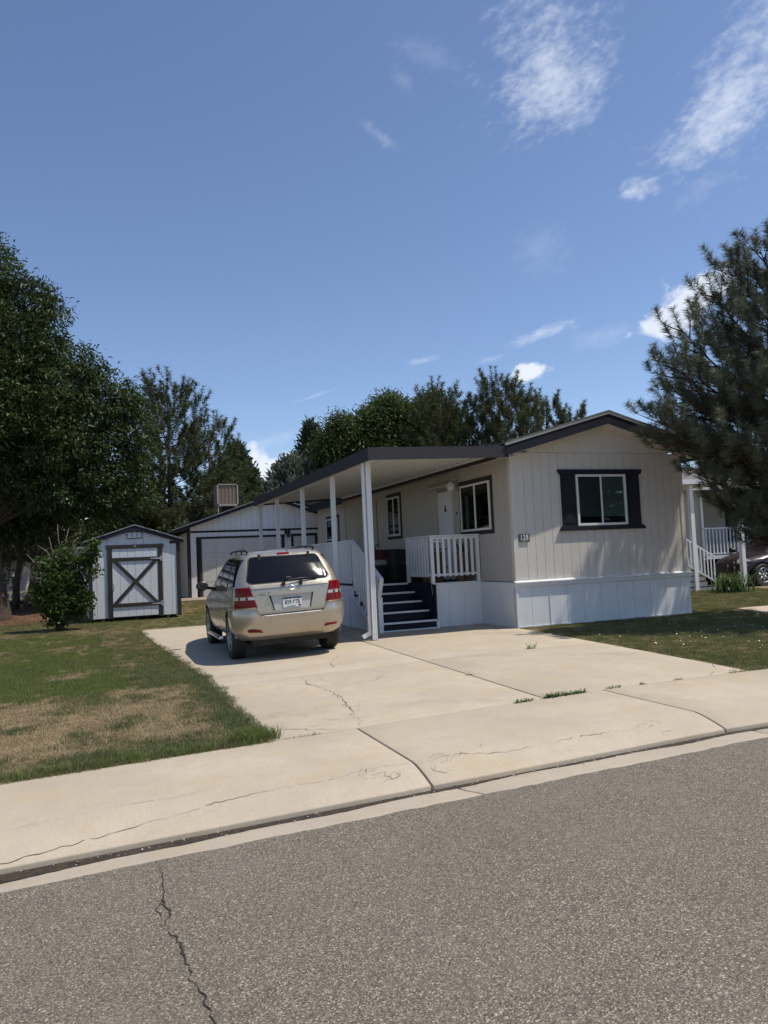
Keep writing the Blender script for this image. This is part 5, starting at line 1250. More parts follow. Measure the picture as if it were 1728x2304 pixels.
    for s in (-1, 1):
        patch('bumper_reflector', RF, [(s*.50, .478), (s*.70, .490), (s*.72, .520), (s*.53, .518)], M['red_lens'], .062 if False else bump_off(.5)+.008, 8, 2)
        # tail lights: red, clear, red
        tl_ = patch('tail_light', RF, [(s*.555, .870), (s*.885, .870), (s*.850, 1.185), (s*.655, 1.185)], M['red_lens'], .012, 14, 10)
        patch('clear_lens', RF, [(s*.594, .992), (s*.872, .992), (s*.866, 1.040), (s*.609, 1.040)], M['clear_lens'], .016, 12, 2, tl_)
        for k in range(2):
            mb = MB(); c_ = RF(s*(.70+.10*k), 1.015, .018); mb.lathe([(0, -.003), (.022, -.002), (.026, .004)], c_, 'y', 12); mb.build('bulb', M['charcoal'], tl_, True)
        for k in range(5):
            for (zb, zt) in ((.885, .975), (1.055, 1.175)):
                z = lerp(zb, zt, (k+.5)/5); a = float(np.interp(z, [.87, 1.185], [.565, .66])); patch('lens_rib', RF, [(s*a, z), (s*.845, z), (s*.845, z+.004), (s*a, z+.004)], M['red_lens'], .0155, 8, 1, tl_)
        # tailgate shut lines
        patch('tailgate_seam', RF, [(s*.545, .745), (s*.551, .745), (s*.662, 1.22), (s*.656, 1.22)], M['black'], .002, 1, 8)
    # rear screen with rounded corners
    def rc(q, u, v):
        cx_ = .0; hw = lerp(.668, .578, v); x = (2*u-1)*hw
        e = abs(2*u-1); zz = lerp(1.240, 1.652, v)
        if e > .86: t_ = (e-.86)/.14; k = 1-math.sqrt(max(1-t_*t_, 0)); zz = lerp(1.240+.055*k, 1.652-.05*k, v)
        return (x, zz)
    rs = patch('rear_window', RF, [(-.67, 1.205), (.67, 1.205), (.575, 1.615), (-.575, 1.615)], M['car_glass_rear'], .004, 40, 28, curve=rc)
    def rc2(q, u, v):
        x, z = rc(q, u, v); return (x*1.03, 1.446+(z-1.446)*1.07)
    patch('screen_surround', RF, [(-.67, 1.2), (.67, 1.2), (.58, 1.62), (-.58, 1.62)], M['black'], .0015, 40, 6, curve=rc2)
    patch('brake_light', RF, [(-.10, 1.678), (.10, 1.678), (.10, 1.698), (-.10, 1.698)], M['red_lens'], .014, 6, 2)
    for s in (-1, 1):
        c_ = RF(s*.41, 1.635, .012); mb = MB(); mb.prism([c_+Vector((-.022, 0, .05)), c_+Vector((.022, 0, .05)), c_+Vector((.028, -.005, -.035)), c_+Vector((0, -.008, -.055)), c_+Vector((-.028, -.005, -.035))], (0, -.018, .01)); mb.build('glass_hinge', M['charcoal'], car, bevel=.006)
    if rear_detail:
        patch('garnish_bar', RF, [(-.365, 1.035), (.365, 1.035), (.355, 1.095), (-.355, 1.095)], paint_m, .038, 16, 4)
        patch('plate_recess', RF, [(-.285, .795), (.285, .795), (.345, 1.034), (-.345, 1.034)], M['white_skirt'] if False else M['scuff_paint'], .004, 10, 6)
        for s in (-1, 1): patch('recess_wall', RF, [(s*.285, .80), (s*.300, .80), (s*.36, 1.034), (s*.335, 1.034)], M['charcoal'], .012, 2, 6)
        patch('tailgate_lip', RF, [(-.54, .775), (.54, .775), (.54, .792), (-.54, .792)], paint_m, .016, 20, 2)
        patch('tailgate_gap', RF, [(-.545, .738), (.545, .738), (.545, .752), (-.545, .752)], M['black'], .003, 20, 1)
        patch('tailgate_shoulder', RF, [(-.62, 1.155), (.62, 1.155), (.63, 1.18), (-.63, 1.18)], paint_m, .010, 20, 2)
        pl = MB(); yb = rear_y(0, .91)-.012; pl.box(-.152, .152, yb-.006, yb, .830, .985); pl = pl.build('licence_plate', M['plate_white'], car, bevel=.003)
        ridge = [(-.150, .983), (-.150, .958), (-.12, .963), (-.095, .955), (-.06, .966), (-.03, .957), (0, .969), (.035, .958), (.06, .965), (.10, .955), (.125, .962), (.150, .956), (.150, .983)]
        mb = MB(); mb.prism([(p[0], yb-.0062, p[1]) for p in ridge], (0, -.0012, 0)); mb.build('mountain_print', M['plate_dark'], pl)
        TM = lambda x, y, z: Matrix(((1, 0, 0, x), (0, 0, -1, y), (0, 1, 0, z), (0, 0, 0, 1)))
        text('plate_lettering', '829-YTB', .088, M['plate_dark'], pl, TM(0, yb-.007, .907), .001, .0012, .78)
        text('plate_lettering', 'COLORADO', .022, M['plate_dark'], pl, TM(-.02, yb-.007, .845), .0008, 0, 1.1)
        mb = MB(); mb.box(.10, .138, yb-.0085, yb-.0065, .842, .866); mb.build('month_tab', M['red_box'], pl)
        badge = MB(); badge.lathe([(0, -.006), (.064, -.006), (.070, 0)], (0, 0, 0), 'y', 28); badge = badge.build('badge', M['chrome'], car, True)
        c_ = RF(0, 1.135, .014); badge.data.transform(Matrix.Translation(c_)@Matrix.Diagonal((1, 1, .52, 1)))
        text('badge_lettering', 'KIA', .055, M['plate_dark'], badge, TM(0, c_.y-.0065, c_.z), .0012, .001, 1.15)
        c1 = RF(-.50, 1.095, .006); text('model_lettering', 'SORENTO', .040, M['chrome'], car, TM(-.47, c1.y-.004, 1.100), .002, .001, 1.15)
        text('dealer_script', 'Ford', .036, M['charcoal'], car, TM(-.455, RF(-.46, 1.05, .006).y-.004, 1.052), .001, 0, 1.2)
        text('trim_lettering', 'LX', .034, M['chrome'], car, TM(.545, RF(.55, 1.13, .006).y-.004, 1.128), .002, .001, 1.2)
        # rear wiper, glass latch and washer hose
        a = RF(0.02, 1.235, .03); mb = MB(); mb.tube([RF(-.10, 1.165, .02), RF(-.09, 1.22, .045), RF(.0, 1.24, .05), RF(.16, 1.248, .045), RF(.44, 1.252, .03)], .008, 6); mb.tube([RF(.10, 1.232, .022), RF(.46, 1.242, .022)], .006, 6); mb.build('rear_wiper', M['black'], car, True)
        for x in (-.12, .17): mb = MB(); c_ = RF(x, 1.20, .0); mb.prism([c_+Vector((-.018, 0, -.03)), c_+Vector((.018, 0, -.03)), c_+Vector((.022, 0, .045)), c_+Vector((-.022, 0, .045))], (0, -.05, 0)); mb.build('glass_latch', M['black'], car, bevel=.006)
        mb = MB(); c_ = RF(.0-.02, 1.285, .0); mb.prism([c_+Vector((-.055, 0, -.02)), c_+Vector((.055, 0, -.02)), c_+Vector((.04, .01, .03)), c_+Vector((-.04, .01, .03))], (0, -.035, .0)); mb.build('wiper_motor_cover', M['black'], car, bevel=.008)
        mb = MB(); mb.tube([(.10, rear_y(.1, 1.725)-.0, 1.727), (.10, rear_y(.1, 1.735)-.02, 1.737)], .010, 8); mb.build('washer_nozzle', M['black'], car)
    else:
        patch('headlight', SF(-1), [(3.95, .84), (4.42, .78), (4.42, .90), (4.05, .96)], M['clear_lens'], .01, 8, 4)
    return car
M['scuff_paint'] = simple('silver_recess', (.46, .45, .43), .45, .06, 3, metal=.3)
suv = build_car('champagne SUV parked nose-in on the driveway beside the porch steps', M['paint'])
suv.location = (2.95, 11.80, .045); suv.rotation_euler = (0, rad(-1.9), rad(-.6))
nbc = build_car('dark maroon car half hidden behind the strap-leaved plant', M['paint_dark'], False)
nbc.rotation_euler = (0, 0, rad(90)); nbc.location = (20.0+3.66, 18.35+.92, .1)
# ================================================================== vegetation
def unit(v): return v/np.maximum(np.linalg.norm(v, axis=1, keepdims=True), 1e-9)
def fronds(name, P, D, L, Wd, droop, mat, parent, tint, taper=.35):
    """bent two-segment leaf sprays"""
    n = len(P); L = L[:, None]; Wd = Wd[:, None]; side = unit(np.cross(D, rng.normal(size=(n, 3))+np.array([0, 0, .6]))); zz = np.array([0, 0, 1.0])
    p1 = P+D*L*.5; p2 = P+D*L*.95-zz*(droop[:, None]*L)
    V = np.stack([P-side*Wd*.2, P+side*Wd*.2, p1-side*Wd*.5, p1+side*Wd*.5, p2-side*Wd*.5*taper, p2+side*Wd*.5*taper], 1).reshape(-1, 3)
    b = np.arange(n)[:, None]*6; F = np.concatenate([b+np.array([0, 1, 3, 2]), b+np.array([2, 3, 5, 4])], 1).reshape(-1, 4)
    return np_mesh(name, V, F, mat, parent, False, np.repeat(tint, 2))
def blob_points(blobs, n, shell=.5, rs=None):
    r = rs or rng; w = np.array([b[3]**2.2 for b in blobs]); w /= w.sum(); idx = r.choice(len(blobs), n, p=w)
    B = np.array([b[:3] for b in blobs])[idx]; R = np.array([b[3] for b in blobs])[idx]
    d = unit(r.normal(size=(n, 3))); rad_ = R*(shell+(1-shell)*r.random(n)**.5)*np.where(r.random(n) < .25, r.random(n), 1)
    return B+d*rad_[:, None], d, idx
def branchwork(name, base, fork, blobs, r0, mat, parent, seed, sub=3, sag=.0):
    r = random.Random(seed); mb = MB(); base = Vector(base); fork = Vector(fork)
    mb.tube([base+Vector((0, 0, -.1)), base+Vector((0, 0, .12)), base.lerp(fork, .35)+Vector((r.uniform(-.08, .08), 0, 0)), fork], [r0*1.55, r0*1.15, r0*.9, r0*.72], 14); tk = mb.build('trunk', mat, parent, True)
    mb = MB()
    for b in blobs:
        c = Vector(b[:3]); mid_ = fork.lerp(c, .5)+Vector((r.uniform(-.3, .3), r.uniform(-.3, .3), (c-fork).length*.12)); rr_ = max(.018, r0*.32*min(1, b[3]))
        mb.tube([fork, fork.lerp(mid_, .5)+Vector((0, 0, .1)), mid_, c], [rr_*1.3, rr_, rr_*.7, rr_*.25], 6)
        for k in range(sub):
            e = c+Vector((r.gauss(0, 1), r.gauss(0, 1), r.gauss(.2, .7))).normalized()*b[3]*.95; s_ = mid_.lerp(c, r.uniform(.3, .9)); mb.tube([s_, s_.lerp(e, .5)+Vector((0, 0, .06)), e], [rr_*.42, rr_*.28, rr_*.08], 5)
    mb.build('limbs', mat, parent, True); return tk
def leafy_tree(label, group, base, fork, blobs, r0, n, L, Wd, mat, seed, droop=.45, clus=8, cr=.26, name='leafy_tree', bmat='bark', out=.5):
    global rng
    rs = np.random.default_rng(seed); t = thing(name, base, label, 'tree', group)
    Pc, dc, idx = blob_points(blobs, n//clus, .6, rs)
    ctr = np.array([b[:3] for b in blobs]).mean(0)
    m = len(Pc)*clus; P = np.repeat(Pc, clus, 0)+rs.normal(size=(m, 3))*np.array([cr, cr, cr*.62]); dc = np.repeat(dc, clus, 0)
    D = unit(dc*out+unit(rs.normal(size=(m, 3)))*.75+np.array([0, 0, .12]))
    tint = np.clip(np.repeat(rs.random(len(Pc)), clus)*.55+rs.random(m)*.45, 0, 1)
    old = rng; rng = rs
    fronds('crown', P, D, rs.uniform(.7, 1.25, m)*L, rs.uniform(.7, 1.2, m)*Wd, rs.uniform(.3, 1, m)*droop, mat, t, tint); rng = old
    branchwork(name, base, fork, blobs, r0, M[bmat], t, seed); return t
B_LOCUST = [(-2.48, 24.5, 10.19, 0.79), (-1.83, 24.5, 9.56, 0.8), (-1.33, 24.2, 9.77, 0.42), (-1.14, 24, 9.32, 0.55), (-2.22, 24, 8.45, 0.97), (-1.36, 24.3, 8.18, 0.8), (-3.24, 25, 10.84, 1.2), (-3.96, 25, 9.7, 1.58), (-0.26, 25, 8.01, 0.58), (-0.01, 25, 7.6, 0.63), (-0.72, 24.8, 7.11, 0.95), (-1.77, 24, 6.89, 1.17), (0.58, 25.5, 7.17, 0.79), (1.34, 26, 6.93, 0.56), (1.05, 26, 6.26, 0.88), (-0.12, 25.5, 5.86, 1.13), (-1.35, 24.5, 5.67, 1.2), (-2.49, 24, 5.83, 1.28), (1.24, 26.2, 5.11, 0.74), (0.39, 26, 4.5, 1.08), (-0.92, 25.5, 4.45, 1.11), (-2.13, 25, 4.53, 1.2), (1.22, 26.5, 3.95, 0.67), (0.1, 26.5, 3.52, 0.8), (-3.98, 25, 7.43, 1.7), (-4.11, 25, 5.45, 1.56), (-2.48, 26, 3.4, 0.83), (-1.37, 26.5, 3.27, 0.79), (-3.46, 26, 3.7, 1.22),
            (-5.8, 25.5, 9.0, 1.7), (-6.3, 25.5, 6.6, 1.7), (-5.2, 25.5, 4.3, 1.3), (-4.6, 25.5, 11.2, 1.2), (-3.2, 28, 7.5, 1.8), (-1.0, 28, 6.2, 1.6), (-2.2, 28, 9.2, 1.3), (-4.4, 28.2, 5, 1.6), (-2.9, 25.3, 7.7, 1.4), (-.9, 26.8, 7.4, 1.0)]
leafy_tree('huge dark-green locust tree towering over the shed with drooping feathery leaves', None, (-2.6, 24.6, .2), (-2.9, 25.0, 3.0), B_LOCUST, .26, 175000, .15, .046, M['locust'], 5, .32, 30, .155, 'locust_tree')
B_BACKL = [(-0.99, 31, 3.37, 1.01), (-2.37, 31, 3.24, 1.16), (0.29, 32, 3.92, 1.06), (-3.27, 31, 2.28, 0.98), (-1.52, 32, 2.57, 0.86), (-4.42, 31, 3.13, 1.45), (-2.83, 33, 4.41, 1.23), (-5.6, 31, 2, 1.3), (-4.2, 30.5, 1.3, 1.0), (1.4, 33, 4.4, 1.0), (1.9, 33, 3.3, .9)]
leafy_tree('dark understorey tree with bare twigs behind the shrub and shed', None, (-2.15, 28.2, .5), (-2.0, 29.0, 2.0), B_BACKL, .12, 15000, .17, .08, M['locust_b'], 6, .3, 8, .3, 'understorey_tree')
t = thing('leaning_tree', (-3.0, 27.6, .45), 'slim leaning trunk standing in the bark mulch left of the shrub', 'tree')
mb = MB(); mb.tube([(-2.45, 27.3, .35), (-2.42, 27.3, 1.2), (-2.28, 27.4, 2.2), (-2.4, 27.5, 3.6)], [.13, .105, .09, .07], 10); mb.build('trunk', M['bark'], t, True)
rs = np.random.default_rng(8); m = 700; P = np.array([-2.4, 27.5, 3.7])+rs.normal(size=(m, 3))*np.array([.6, .6, .5]); fronds('crown', P, unit(rs.normal(size=(m, 3))), rs.uniform(.12, .25, m), rs.uniform(.05, .09, m), rs.uniform(0, .5, m), M['locust'], t, rs.random(m))
r_ = random.Random(21)
# dense dark hedge-like background at the far left so no horizon shows
B_FARL = [(x, 36+r_.uniform(-1, 1), 1.4+r_.uniform(-.3, 3.4), 1.5) for x in lin(-16, 2.5, 22)] + [(x, 36.5, 4.6+r_.uniform(-1, 1), 1.6) for x in lin(-16, 1, 9)]
leafy_tree('wide dark tree mass closing the view far behind the locust tree', None, (-6, 36, .5), (-6, 36, 2.4), B_FARL, .2, 15000, .34, .17, M['locust_b'], 9, .3, 8, .45, 'background_tree')

def pine(label, group, base, H, prof, nl, r0, mat, seed, near=False, limbs=None, skirt=1.2, needles=26, nl_len=.12, nw=.018, tuft=.30, up=.5, lean=(0, 0), flat=1.0, sub=6):
    """prof: (z, radius) pairs; limbs: explicit tip points"""
    r = random.Random(seed); rs = np.random.default_rng(seed); t = thing('pine_tree', base, label, 'tree', group); bx, by, bz = base
    rad_ = interp(prof); mb = MB(); top = Vector((bx+lean[0], by+lean[1], bz+H))
    mb.tube([Vector((bx, by, bz-.1)), Vector((bx, by, bz+.3)), Vector((bx, by, bz)).lerp(top, .5), top], [r0*1.25, r0, r0*.6, .015], 12); mb.build('trunk', M['bark_pine'], t, True)
    mb = MB(); A = []; Dd = []
    def shoot(p, d, l): A.append(p); Dd.append(d*l)
    def limb(s, e, rr_, nsub):
        L_ = (e-s).length; d = (e-s).normalized(); sag = Vector((0, 0, -L_*.12)); pts = []
        for k in range(7):
            q = k/6; pts.append(s.lerp(e, q)+sag*math.sin(math.pi*q)+Vector((0, 0, -L_*.10*(1-q)*q)))
        mb.tube(pts, [rr_*(1-.85*k/6) for k in range(7)], 6)
        hz = Vector((-d.y, d.x, 0)).normalized() if abs(d.z) < .98 else Vector((1, 0, 0))
        for k in range(nsub):
            q = lerp(.28, 1.0, ((k+r.random()*.7)/nsub)**(.7 if near else 1)); i = min(int(q*6), 5); p = pts[i].lerp(pts[i+1], q*6-i) if q < 1 else pts[-1]
            sg = 1 if k % 2 else -1; bl = L_*lerp(.34, .12, q)*r.uniform(.6, 1.25)+.12; bd = (d*.8+hz*sg*r.uniform(.4, 1.1)+Vector((0, 0, r.uniform(-.1, .5)*flat))).normalized(); q2 = p+bd*bl
            mb.tube([p, p.lerp(q2, .5)+Vector((0, 0, -.03*bl)), q2], [rr_*.32, rr_*.22, rr_*.1], 4)
            ns = max(1, int(bl/(.22 if near else .24)))
            for j in range(ns):
                u = (j+1)/ns; pp = p.lerp(q2, u); ud = (bd*.55+d*.15+Vector((0, 0, up+r.uniform(0, .5)))+Vector((r.gauss(0, .3), r.gauss(0, .3), 0))).normalized()
                shoot(pp, ud, tuft*r.uniform(.65, 1.15)); 
        shoot(e, (d*.5+Vector((0, 0, up+.3))).normalized(), tuft*1.2); shoot(pts[-2], (d*.7+Vector((0, 0, up))).normalized(), tuft)
    ga = 2.399
    for k in range(nl):
        q = (k+.5)/nl; z = lerp(skirt, H*.97, q**.9); R_ = rad_(z)*r.uniform(.72, 1.08); a = k*ga+r.uniform(-.3, .3); c = Vector((bx, by, bz)).lerp(top, z/H)
        e = c+Vector((math.cos(a)*R_, math.sin(a)*R_, R_*lerp(-.05, .75, q)+.15)); limb(c, e, max(.016, r0*.30*(1-q*.6)), max(3, int(sub*R_/1.5+2)))
    for L_ in (limbs or []):
        (sz, e) = L_; limb(Vector((bx, by, sz)), Vector(e), .05, int(sub*1.5+5))
    shoot(top-Vector((0, 0, .25)), Vector((0, 0, 1)), tuft*1.3)
    mb.build('branches', M['bark_pine'], t, True)
    A = np.array([tuple(p) for p in A]); Dv = np.array([tuple(d) for d in Dd]); n = len(A); k = needles; u = rs.random((n, k))**.8
    axis = unit(Dv); P = (A[:, None]+Dv[:, None]*u[..., None]).reshape(-1, 3); ax = np.repeat(axis, k, 0); rnd = rs.normal(size=(n*k, 3)); perp = unit(rnd-ax*(rnd*ax).sum(1, keepdims=True))
    nd = unit(ax*rs.uniform(.15, .95, (n*k, 1))+perp*.9+np.array([0, 0, -.05])); ln = rs.uniform(.7, 1.15, (n*k, 1))*nl_len; side = unit(np.cross(nd, rs.normal(size=(n*k, 3))))*nw/2
    V = np.stack([P-side, P+side, P+nd*ln], 1).reshape(-1, 3); F = np.arange(len(V)).reshape(-1, 3); tint = np.clip(np.repeat(rs.random(n), k)*.5+rs.random(n*k)*.5, 0, 1)
    np_mesh('needles', V, F, mat, t, False, tint); return t, n
cnt = []
GB = 'pines standing behind the homes'
cnt.append(pine('tall open pine with bare lower branches rising behind the shed and garage', GB, (3.0, 33, .5), 8.35, [(1, 2.2), (3, 2.5), (5, 2.3), (6.5, 1.7), (8, .9), (9, .2)], 60, .16, M['pine'], 31, nl_len=.21, nw=.024, needles=72, tuft=.55, up=.85, skirt=2.0)[1])
cnt.append(pine('spreading pine beside the tall one, right of it over the garage', GB, (4.9, 34.5, .5), 6.9, [(1, 2.0), (3, 2.1), (5, 1.6), (6.5, .9), (7.5, .2)], 38, .14, M['pine'], 32, nl_len=.21, nw=.024, needles=68, tuft=.55, up=.85)[1])
cnt.append(pine('highest pine behind the home roof under the small white cloud', GB, (17.4, 30, .5), 8.55, [(3, 2.2), (5, 2.0), (7, 1.3), (8, .8), (9, .2)], 44, .14, M['pine'], 33, nl_len=.21, nw=.024, needles=72, tuft=.55, up=.85, skirt=3.4)[1])
cnt.append(pine('pointed pine just right of the highest one behind the roof', GB, (18.75, 30.6, .5), 8.1, [(3, 1.8), (5, 1.5), (7, 1.0), (8, .6), (9, .2)], 34, .12, M['pine'], 34, nl_len=.21, nw=.024, needles=72, tuft=.55, up=.85, skirt=3.6)[1])
cnt.append(pine('outermost pine of the roofline row with a leaning right side', GB, (20.0, 31, .5), 8.1, [(3, 1.6), (5, 1.5), (7, .9), (8, .5), (8.8, .2)], 28, .12, M['pine'], 35, nl_len=.21, nw=.024, needles=72, tuft=.55, up=.85, skirt=3.8, lean=(.6, 0))[1])
cnt.append(pine('dark pine between the leafy trees and the highest pine', GB, (15.1, 31.4, .5), 8.2, [(3, 2.0), (5, 1.8), (7, 1.2), (8, .7), (9, .2)], 34, .13, M['pine'], 36, nl_len=.21, nw=.024, needles=72, tuft=.55, up=.85, skirt=3.4)[1])
cnt.append(pine('bushy pine filling the gap left of the highest pine', GB, (16.3, 31, .5), 7.5, [(3, 1.8), (5, 1.6), (7, .9), (8, .3)], 30, .12, M['pine'], 37, nl_len=.21, nw=.024, needles=72, tuft=.55, up=.85, skirt=3.4)[1])
cnt.append(pine('pine whose few tips peek over the roof near the ridge', GB, (21.2, 30, .5), 7.4, [(3, 1.6), (5, 1.3), (6.5, .8), (7.6, .3)], 28, .12, M['pine'], 38, nl_len=.21, nw=.024, needles=72, tuft=.5, up=.85, skirt=3.0)[1])
# big near pine at the right edge with the long limbs reaching over the eave
near_limbs = [(2.9, (9.55, 10.7, 3.80)), (3.0, (9.85, 10.9, 3.60)), (3.6, (9.75, 10.5, 4.75)), (4.1, (9.95, 10.6, 5.50)), (3.9, (10.20, 10.9, 4.95)), (4.8, (10.60, 10.4, 6.10)), (5.2, (11.15, 10.5, 6.75)), (5.4, (11.70, 10.3, 7.00)), (5.8, (12.40, 10.2, 7.35)),
              (2.6, (10.33, 10.2, 3.45)), (2.3, (10.73, 10.9, 2.80)), (2.0, (10.98, 11.0, 2.35)), (1.9, (11.23, 10.2, 2.00)), (1.7, (11.30, 10.5, 1.70)), (1.6, (11.70, 9.8, 1.40)), (3.0, (10.90, 12.1, 4.15)), (3.8, (11.20, 12.3, 4.85)), (2.8, (10.83, 11.7, 3.85)), (2.6, (11.10, 9.6, 2.95)), (3.4, (10.70, 9.8, 4.35)), (4.2, (11.00, 9.7, 5.45)), (4.6, (11.60, 9.5, 6.15)), (2.2, (11.40, 9.3, 2.45)), (3.0, (11.50, 9.2, 3.55)), (4.4, (12.00, 12.0, 5.75)), (3.1, (11.90, 12.4, 4.15)), (3.5, (10.40, 11.0, 4.25))]
cnt.append(pine('great dark pine at the right whose limbs hang over the home gable', None, (13.15, 10.5, .1), 7.1, [(1.4, 1.5), (2.5, 2.1), (4, 2.3), (5.2, 2.0), (6.2, 1.2), (6.8, .5), (7.2, .15)], 56, .19, M['pine_near'], 41, near=True, limbs=near_limbs, skirt=1.5, needles=150, nl_len=.155, nw=.0088, tuft=.33, up=.7, sub=7)[1])
print('shoots', cnt)

def conifer_spray(label, group, base, H, prof, n, mat, seed, L=.22, Wd=.08, name='juniper_tree', lean=0.0, wisps=14):
    rs = np.random.default_rng(seed); r = random.Random(seed); t = thing(name, base, label, 'tree', group); rad_ = interp(prof)
    zc = (rs.random(n//9)**.85)*H; a = rs.random(len(zc))*6.283; R_ = np.array([rad_(z) for z in zc])*(.55+.5*rs.random(len(zc))**.6)*(1+.22*np.sin(a*5+zc*2.1)+.12*np.sin(a*9+zc*4))
    Pc = np.stack([base[0]+lean*zc/H+np.cos(a)*R_, base[1]+np.sin(a)*R_, base[2]+zc], 1); m = len(Pc)*9
    P = np.repeat(Pc, 9, 0)+rs.normal(size=(m, 3))*np.array([.11, .11, .15]); o = np.repeat(np.stack([np.cos(a), np.sin(a), np.zeros_like(a)], 1), 9, 0)
    D = unit(o*.55+np.array([0, 0, .75])+rs.normal(size=(m, 3))*.35)
    global rng
    old = rng; rng = rs; fronds('foliage', P, D, rs.uniform(.6, 1.3, m)*L, rs.uniform(.6, 1.2, m)*Wd, rs.uniform(-.1, .25, m), mat, t, np.clip(np.repeat(rs.random(len(Pc)), 9)*.6+rs.random(m)*.4, 0, 1), .15); rng = old
    mb = MB(); mb.tube([base, (base[0]+lean*.5, base[1], base[2]+H*.5), (base[0]+lean, base[1], base[2]+H*.95)], [.12, .07, .015], 8)
    for k in range(wisps):
        z = r.uniform(.25, .95)*H; a_ = r.uniform(0, 6.28); R2 = rad_(z)*.8; s_ = Vector((base[0]+lean*z/H, base[1], base[2]+z-.3)); mb.tube([s_, s_+Vector((math.cos(a_)*R2, math.sin(a_)*R2, .5))], [.025, .006], 5)
    mb.build('trunk', M['bark'], t, True); return t
conifer_spray('broad grey-green juniper right of the garage cooler', None, (6.7, 38, .5), 6.9, [(0, 2.2), (2, 2.1), (4, 1.55), (5.5, .9), (6.6, .25), (7, .05)], 15000, M['juniper'], 51, .3, .11)
conifer_spray('smaller juniper closing the row right of the garage cooler', None, (8.1, 38.6, .5), 5.0, [(0, 1.6), (2, 1.4), (4, .6), (5, .05)], 7000, M['juniper'], 52, .3, .11)
conifer_spray('bluish silvery juniper mounded above the carport edge', None, (8.9, 35, .5), 5.9, [(0, 1.8), (3, 1.7), (4.5, 1.25), (5.5, .7), (6.1, .1)], 14000, M['juniper_blue'], 53, .24, .10)
conifer_spray('dark juniper with a spiky leader above the bluish one', None, (10.1, 36.3, .5), 7.75, [(0, 1.9), (3, 1.7), (5, 1.2), (6.5, .55), (7.8, .04)], 11000, M['juniper'], 54, .3, .10, lean=.1)
conifer_spray('juniper behind the carport beside the first leafy crown', None, (11.2, 36.6, .5), 6.6, [(0, 1.8), (3, 1.6), (5, 1.1), (6.6, .1)], 8000, M['juniper'], 55, .3, .11)
GE = 'leafy trees behind the carport'
B_E1 = [(11.01, 34, 8.0, 0.55), (11.54, 34, 7.36, 0.85), (10.66, 34, 7.5, 0.5), (12.47, 34, 7.91, 0.85), (12.08, 34, 6.63, 0.9), (10.51, 34, 6.71, 0.7), (11.4, 34.5, 5.2, 1.2), (12.9, 34.3, 5.5, 1.1)]
B_E2 = [(13.44, 34, 8.85, 0.7), (12.94, 34, 8.14, 0.9), (14.1, 34, 8.16, 1.0), (13.69, 34, 9.2, 0.4), (13.12, 34, 6.9, 1.08), (14.29, 34, 6.9, 1.0), (13.6, 34.3, 5.4, 1.3)]
B_E3 = [(15.97, 34, 9.3, 0.5), (15.44, 34, 8.6, 0.8), (16.42, 34, 8.4, 0.7), (14.92, 34, 7.85, 0.9), (15.99, 34, 7.4, 1.0), (16.76, 34, 7.8, 0.55), (15.6, 34.3, 5.8, 1.3)]
leafy_tree('leafy tree with rusty tinged tips at the left of the row behind the carport', GE, (11.6, 34.4, .5), (11.6, 34.4, 3.5), B_E1, .15, 30000, .18, .062, M['locust_b'], 61, .45, 8, .24)
leafy_tree('rounded green leafy tree in the middle of the row behind the carport', GE, (13.6, 34.4, .5), (13.6, 34.4, 3.8), B_E2, .16, 34000, .18, .062, M['locust_b'], 62, .45, 8, .24)
leafy_tree('tallest green leafy tree of the row, touching the dark pine', GE, (15.7, 34.4, .5), (15.7, 34.4, 3.8), B_E3, .16, 32000, .18, .062, M['locust_b'], 63, .45, 8, .24)
# low dark band far behind so that the horizon stays closed
B_FAR = [(x, 60+r_.uniform(-4, 4), 2.2+r_.uniform(-.5, 1.6), 2.6) for x in lin(-40, 75, 56)]
leafy_tree('distant line of dark trees beyond all the homes', None, (20, 60, .5), (20, 60, 2), B_FAR, .2, 16000, .7, .4, M['locust_b'], 64, .3, 8, .8, 'distant_trees')

# young maple-like shrub on the lawn
sh_ = thing('young_shrub', (-.9, 20.2, .15), 'bushy young shrub with glossy lobed leaves growing before the shed corner', 'shrub')
B_SHRUB = [(-0.87, 20.2, 1.45, 0.46), (-1.08, 20.2, 1.03, 0.42), (-0.58, 20.2, 0.89, 0.42), (-0.89, 20.2, 0.6, 0.36), (-1.17, 20.2, 1.79, 0.24), (-0.66, 20.2, 1.93, 0.30), (-0.26, 20.2, 1.80, 0.26), (-0.05, 20.0, 2.06, 0.18), (-0.02, 20.0, 1.57, 0.13), (-0.42, 20.2, 1.43, 0.31), (-1.33, 20.2, 1.04, 0.22), (-0.38, 20.2, 0.62, 0.24), (-.12, 20, 1.85, .13), (.02, 19.95, 2.2, .13), (-.3, 20.1, .95, .25)]
rs = np.random.default_rng(71); Pc, dc, idx = blob_points(B_SHRUB, 1700, .3, rs); m = len(Pc)*5
P = np.repeat(Pc, 5, 0)+rs.normal(size=(m, 3))*.05; D = unit(np.repeat(dc, 5, 0)*.5+rs.normal(size=(m, 3))*.6+np.array([0, 0, .15])); tint = np.clip(np.repeat(rs.random(len(Pc)), 5)*.5+rs.random(m)*.5, 0, 1)
n = m; L_ = rs.uniform(.045, .085, n)[:, None]; side = unit(np.cross(D, rs.normal(size=(n, 3))+np.array([0, 0, .8])))      # lobed leaf: six-sided outline
V = np.stack([P, P+D*L_*.35+side*L_*.45, P+D*L_*.75+side*L_*.30, P+D*L_, P+D*L_*.75-side*L_*.30, P+D*L_*.35-side*L_*.45], 1).reshape(-1, 3); b = np.arange(n)[:, None]*6
